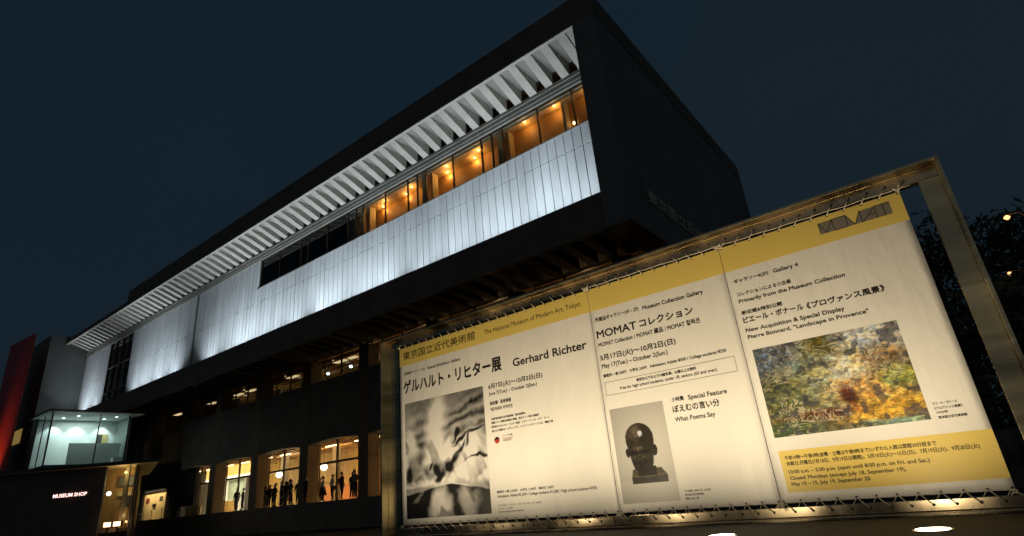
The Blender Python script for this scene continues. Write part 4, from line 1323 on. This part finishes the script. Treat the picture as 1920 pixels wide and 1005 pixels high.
def pic_blur(x, y):
    "blurred monochrome sweep of light and dark, nobody in particular"
    wx = x + 0.16 * (fbm(5, x * 3.0, y * 3.0) - 0.5) + 0.07 * (fbm(6, x * 11, y * 9) - 0.5)
    wy = y + 0.16 * (fbm(7, x * 2.6, y * 3.4) - 0.5) + 0.07 * (fbm(8, x * 11, y * 9) - 0.5)
    v = 0.30 + 0.14 * (fbm(3, x * 5, y * 5) - 0.5) - 0.08 * sstep(0.85, 1.0, y)
    fold = 0.5 + 0.5 * np.sin(wy * 58 - wx * 8)
    v = v - 0.20 * fold * blob(wx, wy, 0.78, 0.78, 0.36, 0.19, 0.3, 0.4) - 0.16 * fold * blob(wx, wy, 0.16, 0.68, 0.18, 0.24, 0, 0.5)
    v = v + 0.40 * blob(wx, wy, 0.40, 0.80, 0.10, 0.26, -0.2, 0.6) + 0.24 * blob(wx, wy, 0.05, 0.60, 0.08, 0.22, 0, 0.7)
    # soft bright and dark sweeps, dragged sideways
    n1 = fbm(13, x * 9 + y * 5, y * 5 - x * 2, 2); n2 = fbm(14, x * 9, y * 10 + 4); n3 = fbm(15, x * 4 + y * 3, y * 7 - x * 3, 2)
    mid = sstep(0.22, 0.30, y) * (1 - sstep(0.52, 0.72, y + 0.2 * (x - 0.5)))
    v = v + mid * 0.44 * sstep(0.34, 0.66, n3 + 0.25 * (x - 0.4))
    for cx_b, cy_b, rx_b, ry_b, ro, k_b in ((0.50, 0.52, 0.20, 0.07, 0.9, 0.25), (0.82, 0.50, 0.16, 0.19, -0.3, 0.30), (0.78, 0.32, 0.20, 0.06, 0.2, 0.34), (0.18, 0.28, 0.20, 0.028, -0.15, 0.36), (0.54, 0.33, 0.16, 0.02, 0.75, 0.30)):
        v = v + k_b * blob(wx, wy, cx_b, cy_b, rx_b, ry_b, ro, 0.45)
    for cx_b, cy_b, rx_b, ry_b, ro in ((0.60, 0.64, 0.055, 0.028, 0.9), (0.66, 0.60, 0.09, 0.018, 0.3), (0.86, 0.645, 0.13, 0.016, 0.1), (0.76, 0.57, 0.022, 0.07, -0.2), (0.64, 0.45, 0.11, 0.045, 0.8), (0.55, 0.38, 0.07, 0.035, -0.5),
                                       (0.37, 0.35, 0.04, 0.08, 0.5), (0.42, 0.29, 0.09, 0.03, 0.2), (0.90, 0.405, 0.14, 0.012, 0.15), (0.08, 0.39, 0.05, 0.07, 0.2), (0.70, 0.53, 0.015, 0.05, -0.3), (0.30, 0.42, 0.05, 0.015, 0.8)):
        v = v * (1 - 0.85 * blob(wx, wy, cx_b, cy_b, rx_b, ry_b, ro, 0.5))
    v = v * (1 - 0.55 * mid * sstep(0.52, 0.68, n1))
    v = v - 0.16 * (0.5 + 0.5 * np.sin(wx * 70 + wy * 42)) * blob(wx, wy, 0.98, 0.42, 0.10, 0.24, 0, 0.5)
    edge = y + 0.22 * (x - 0.5) ** 2 + 0.012 * np.sin(x * 9) + 0.02 * (n2 - 0.5)
    low = 1 - sstep(0.238, 0.252, edge)
    lv = 0.06 + 0.46 * blob(wx, wy, 0.44, 0.07, 0.12, 0.15, -0.3, 0.5) + 0.30 * blob(wx, wy, 0.76, 0.10, 0.10, 0.13, 0.2, 0.6)
    lv = lv * (1 - 0.5 * sstep(0.50, 0.70, n1)) + 0.12 * blob(wx, wy, 0.18, 0.19, 0.12, 0.015, 0.7, 0.6)
    v = v * (1 - low) + low * lv
    rim = np.exp(-((edge - 0.247) / 0.005) ** 2) * sstep(0.3, 0.4, x) * (1 - sstep(0.75, 0.85, x))
    v = v + 0.30 * rim + 0.09 * (fbm(11, x * 26, y * 26, 3) - 0.5)
    v = np.clip(0.30 + (v - 0.30) * 1.30, 0.012, 0.70)
    return np.stack([v * 1.0, v * 0.96, v * 0.90], -1)


picture(0, quad_px(*zc, [(65, 135), (580, 15), (645, 857), (85, 892)]), 150, 210, pic_blur, 'monochrome_picture')


def pic_head(x, y):
    "dark bronze head on a square block against a pale ground"
    bgc = 0.34 + 0.20 * sstep(0, 1, 1 - np.hypot((x - 0.75) * 0.9, (y - 0.45)) ) + 0.02 * (fbm(2, x * 30, y * 40, 2) - 0.5)
    bgc = bgc + 0.05 * (1 - sstep(0.20, 0.24, y))
    col = np.stack([bgc, bgc * 0.965, bgc * 0.88], -1)
    n = fbm(21, x * 16, y * 20, 4)
    hw = np.interp(y, [0.295, 0.31, 0.34, 0.40, 0.47, 0.55, 0.62, 0.69, 0.745, 0.785, 0.805, 0.815],
                   [0.0, 0.11, 0.165, 0.195, 0.215, 0.238, 0.258, 0.255, 0.215, 0.15, 0.085, 0.0])
    skull = (1 - sstep(-0.012, 0.008, np.abs(x - 0.475) - hw)) * ((y > 0.297) & (y < 0.814))
    ears = np.maximum(blob(x, y, 0.225, 0.51, 0.036, 0.050, 0.25, 0.06), blob(x, y, 0.715, 0.515, 0.050, 0.060, -0.3, 0.06))
    neck = ((x > 0.36) & (x < 0.70) & (y > 0.265) & (y < 0.36)) * 1.0
    base = ((x > 0.235 - 0.02 * y) & (x < 0.865) & (y > 0.19) & (y < 0.265)) * 1.0
    topb = ((x > 0.235 + (y - 0.265) * 0.5) & (x < 0.865 - (y - 0.265) * 1.2) & (y >= 0.262) & (y < 0.335)) * 1.0
    head = np.maximum.reduce([skull, ears])
    nxh = np.clip((x - 0.475) / np.maximum(hw, 0.02), -1, 1)
    H = 0.30 * np.sqrt(np.clip(1 - nxh ** 2, 0, 1)) * np.clip(np.interp(y, [0.30, 0.36, 0.45, 0.56, 0.66, 0.74, 0.80, 0.815], [0.70, 0.86, 0.95, 1.0, 0.97, 0.80, 0.45, 0.1]), 0, 1)
    H = H + 0.055 * blob(x, y, 0.425, 0.455, 0.035, 0.060, 0.05, 0.9) + 0.030 * blob(x, y, 0.425, 0.410, 0.060, 0.022, 0, 0.8)
    H = H + 0.028 * blob(x, y, 0.45, 0.525, 0.20, 0.022, 0.03, 0.9) - 0.035 * blob(x, y, 0.33, 0.485, 0.07, 0.025, 0, 0.8) - 0.035 * blob(x, y, 0.55, 0.485, 0.08, 0.025, 0, 0.8)
    H = H + 0.022 * blob(x, y, 0.43, 0.368, 0.085, 0.012, 0, 0.9) + 0.022 * blob(x, y, 0.43, 0.345, 0.075, 0.012, 0, 0.9) + 0.03 * blob(x, y, 0.60, 0.43, 0.08, 0.04, 0, 0.9) + 0.03 * blob(x, y, 0.29, 0.43, 0.05, 0.04, 0, 0.9)
    H = H + 0.018 * (fbm(22, x * 22, y * 30, 3) - 0.5)
    gy, gx_ = np.gradient(H, 1.0 / (H.shape[0] - 1), 1.0 / (H.shape[1] - 1))
    nv = np.stack([-gx_ / 0.62, -gy, np.full_like(H, 0.9)], -1); nv = nv / np.linalg.norm(nv, axis=-1, keepdims=True)
    def lit_(l): return np.clip(nv @ (np.array(l) / np.linalg.norm(l)), 0, 1)
    v = 0.012 + 0.085 * lit_((-0.5, 0.6, 0.55)) ** 3 + 0.035 * lit_((0.9, 0.3, 0.4)) ** 2 + 0.16 * lit_((-0.25, 0.75, 0.65)) ** 22 + 0.03 * (n - 0.4)
    v = v + 0.42 * blob(x, y, 0.50, 0.70, 0.042, 0.030, 0, 0.25)
    v = np.clip(v, 0.008, 0.6)
    v = np.where(skull > 0.5, v, 0.03 + 0.05 * (n - 0.35))
    v = np.where(v > 0.3, v, v * 0.55)
    bronze = np.stack([v * 1.05, v * 0.84, v * 0.56], -1)
    blue = blob(x, y, 0.50, 0.70, 0.042, 0.030, 0, 0.25)[..., None]
    bronze = bronze * (1 - blue) + blue * np.stack([v * 0.95, v, v * 1.15], -1)
    vb = 0.020 + 0.03 * n
    blk = np.stack([vb, vb * 0.9, vb * 0.7], -1); tb = np.stack([vb * 1.9, vb * 1.6, vb], -1)
    col = col * (1 - topb[..., None]) + tb * topb[..., None]
    col = col * (1 - base[..., None]) + blk * base[..., None]
    edge = np.exp(-((y - 0.264 - 0.006 * np.sin(x * 9)) / 0.005) ** 2) * ((x > 0.25) & (x < 0.86))
    col = col + (edge * 0.10)[..., None] * np.array((1, .8, .45))
    col = col * (1 - neck[..., None]) + bronze * 0.55 * neck[..., None]
    return col * (1 - head[..., None]) + bronze * head[..., None]


picture(1, quad_px(*zf, [(50, 245), (468, 175), (612, 958), (168, 985)]), 110, 150, pic_head, 'bronze_head_picture')


def pic_paint(x, y):
    "loose dabs of paint: cool greys above, greens at left, ochre and orange at lower right"
    wx = x + 0.05 * (fbm(31, x * 9, y * 7) - 0.5); wy = y + 0.07 * (fbm(32, x * 9, y * 7) - 0.5)
    c = lambda r_, g_, b_: np.array((r_, g_, b_))
    col = np.zeros(x.shape + (3,)) + c(0.17, 0.16, 0.09)
    mixin = lambda m_, k_: col * (1 - m_[..., None]) + m_[..., None] * k_
    col = mixin(sstep(0.55, 0.75, wy) * (1 - sstep(0.3, 0.5, wx)), c(0.15, 0.17, 0.20))
    col = mixin(blob(wx, wy, 0.20, 0.42, 0.24, 0.26, 0, 0.6), c(0.15, 0.16, 0.085))
    col = mixin(blob(wx, wy, 0.44, 0.55, 0.17, 0.30, 0.2, 0.6), c(0.32, 0.33, 0.22))
    col = mixin(blob(wx, wy, 0.62, 0.62, 0.13, 0.16, 0, 0.6), c(0.52, 0.48, 0.36))
    col = mixin(blob(wx, wy, 0.52, 0.93, 0.16, 0.12, 0, 0.6), c(0.16, 0.14, 0.045))
    col = mixin(blob(wx, wy, 0.84, 0.92, 0.24, 0.17, -0.2, 0.5), c(0.46, 0.47, 0.48))
    col = mixin(blob(wx, wy, 0.84, 0.68, 0.16, 0.10, 0, 0.6), c(0.30, 0.22, 0.14))
    col = mixin(blob(wx, wy, 0.72, 0.38, 0.24, 0.15, 0.1, 0.6), c(0.44, 0.29, 0.12))
    col = mixin(blob(wx, wy, 0.92, 0.45, 0.13, 0.10, 0, 0.6), c(0.28, 0.30, 0.10))
    col = mixin(blob(wx, wy, 0.82, 0.17, 0.30, 0.13, 0.12, 0.6), c(0.52, 0.34, 0.06))
    col = mixin(blob(wx, wy, 0.57, 0.35, 0.05, 0.11, 0.1, 0.5), c(0.17, 0.06, 0.03))
    col = mixin(blob(wx, wy, 0.35, 0.17, 0.30, 0.06, 0.05, 0.7), c(0.17, 0.08, 0.05))
    col = mixin(blob(wx, wy, 0.12, 0.06, 0.16, 0.10, 0.05, 0.7), c(0.08, 0.13, 0.05))
    col = mixin(blob(wx, wy, 0.85, 0.02, 0.22, 0.035, -0.05, 0.7), c(0.24, 0.32, 0.24))
    grey = col.mean(-1, keepdims=True)
    col = np.clip(grey + (col - grey) * 0.92, 0.005, 1) ** 1.35 * 1.45
    # thousands of separate dabs: each takes the region's colour with its own shift
    rg = np.random.RandomState(77)
    ang = 6.0 * fbm(51, x * 3, y * 3)
    for (cx_n, cy_n, amt) in ((20, 15, 0.50), (42, 32, 0.58), (90, 66, 0.34)):
        u = x * cx_n + 0.9 * np.sin(ang); w = y * cy_n + 0.9 * np.cos(ang)
        jx = rg.rand(cx_n + 6, cy_n + 6); jy = rg.rand(cx_n + 6, cy_n + 6); lum = rg.rand(cx_n + 6, cy_n + 6); hue = rg.rand(cx_n + 6, cy_n + 6)
        best = np.full(x.shape, 9.0); L = np.zeros(x.shape); H = np.zeros(x.shape)
        ui = np.floor(u).astype(int); wi = np.floor(w).astype(int)
        for dx in (-1, 0, 1):
            for dy in (-1, 0, 1):
                a = np.clip(ui + dx + 2, 0, cx_n + 5); b_ = np.clip(wi + dy + 2, 0, cy_n + 5)
                d = np.hypot((ui + dx + jx[a, b_] - u) * 0.75, wi + dy + jy[a, b_] - w)
                m_ = d < best
                best = np.where(m_, d, best); L = np.where(m_, lum[a, b_], L); H = np.where(m_, hue[a, b_], H)
        tint = np.stack([1 + 0.5 * (H - 0.5), 1 + 0.1 * (H - 0.5), 1 - 0.7 * (H - 0.5)], -1)
        col = col * (1 - amt + amt * (0.25 + 1.5 * L ** 1.3)[..., None] * tint)
    sw = fbm(61, x * 7 + 2 * fbm(62, x * 5, y * 5), y * 6, 3)
    stroke = np.abs(np.sin(sw * 46))
    thin = sstep(0.75, 0.95, stroke)
    col = col * (0.62 + 0.55 * stroke)[..., None]
    pale = thin * sstep(0.50, 0.62, fbm(63, x * 6, y * 6))
    col = col * (1 - 0.55 * pale[..., None]) + 0.55 * pale[..., None] * np.array((0.50, 0.44, 0.30))
    dark = sstep(0.60, 0.68, fbm(64, x * 17, y * 13, 2)) * 0.75
    col = col * (1 - dark[..., None]) + dark[..., None] * np.array((0.035, 0.035, 0.045))
    return np.clip(col * 1.15, 0.01, 0.8)


picture(2, quad_px(*zk, [(147, 160), (800, 27), (960, 475), (247, 560)]), 280, 200, pic_paint, 'landscape_picture')

# lacing cords: one cord along the top and one along the bottom of each banner
for i in range(3):
    x0, x1 = seams[i] + 0.012, seams[i + 1] - 0.010
    n_ = max(1, round((x1 - x0) / ST))
    st = (x1 - x0) / n_
    cr = 0.0022
    yF, yB = YP - 0.0045, YP + 0.004
    tc_, bc = MB(), MB()
    ey = MB()
    for j in range(n_ + 1):
        xe = x0 + j * st
        zE = SZ1 - 0.010; zB = SZ0 + 0.010
        jit = rnd.uniform(-0.004, 0.004)
        d = 0.5 * st * (-1 if i < 2 else 1)
        HOLES.append((xe + d + jit, hz_t + 0.002))
        if j < n_: HOLES.append((xe + 0.55 * st + jit, hz_b))
        if 0 < j < n_ or i != 1 or rnd.random() < 0.8:
            tc_.tube([(xe, YS - 0.0045, zE), (xe + d * 0.5, YS - 0.010, (zE + hz_t) / 2), (xe + d + jit, yF, hz_t + 0.002)], cr, 6)
        xn = xe - d
        tc_.tube([(xe, YS + 0.004, zE), (xn, YS + 0.02, iz1 + 0.004)], cr * 0.9, 5)
        if j < n_:
            bc.tube([(xe, YS - 0.0045, zB), (xe + 0.25 * st, YS - 0.010, (zB + hz_b) / 2), (xe + 0.55 * st + jit, yF, hz_b)], cr, 6)
        bc.tube([(xe, YS + 0.004, zB), (xe - 0.38 * st, YS + 0.02, iz0 - 0.01)], cr * 0.9, 5)
        for z_ in (zE, zB):
            ey.prism_y([(xe + 0.0052 * cos(t_ * pi / 5), z_ + 0.0052 * sin(t_ * pi / 5)) for t_ in range(10)], YS - 0.0022, YS - 0.0012)
    if i > 0:
        pts_ = [(x0 - 0.01 + (x1 - x0 + (0.07 if i == 2 else 0.02)) * j / 20, YS - 0.002 + 0.002 * sin(j), SZ1 + 0.0125 + 0.002 * sin(j * 1.7)) for j in range(21)]
        tc_.tube(pts_, cr, 6)
    # knots at both ends
    for xk in (x0 - 0.006, x1 + 0.004):
        for mbk, zk_ in ((tc_, SZ1 + 0.004), (bc, SZ0 - 0.004)):
            pts_ = [(xk + 0.010 * cos(t_ * 1.9), YS - 0.009 + 0.004 * sin(t_ * 2.3), zk_ + 0.010 * sin(t_ * 1.9)) for t_ in range(9)]
            mbk.tube(pts_, cr, 5)
            sg = 1 if mbk is tc_ else -1
            mbk.tube([(xk, YS - 0.010, zk_), (xk + rnd.uniform(0.01, 0.03), YS - 0.014, zk_ + sg * rnd.uniform(0.012, 0.03))], cr, 5)
            mbk.tube([(xk, YS - 0.010, zk_), (xk - rnd.uniform(0.01, 0.03), YS - 0.014, zk_ + sg * rnd.uniform(0.008, 0.02))], cr, 5)
    if i == 2:
        tc_.tube([(x1, YS - 0.006, SZ1 + 0.002), (x1 + 0.03, YS - 0.008, SZ1 + 0.05)], cr * 1.6, 6)
    if i == 0:
        bc.tube([(x0, YS - 0.006, SZ0 + 0.004), (x0 - 0.045, YP - 0.006, SZ0 - 0.035)], cr * 1.5, 6)
    tc_.build('lacing_cord', M['cord'], ban[i])
    bc.build('lacing_cord', M['cord'], ban[i])
    ey.build('eyelets', M['ink'], ban[i])

hm = MB()
for x, z in HOLES:
    hm.prism_y([(x + 0.0062 * cos(j * pi / 5), z + 0.0062 * sin(j * pi / 5)) for j in range(10)], YP - 0.0012, YP - 0.0002)
hm.build('hole_pattern', M['hole'], nb)
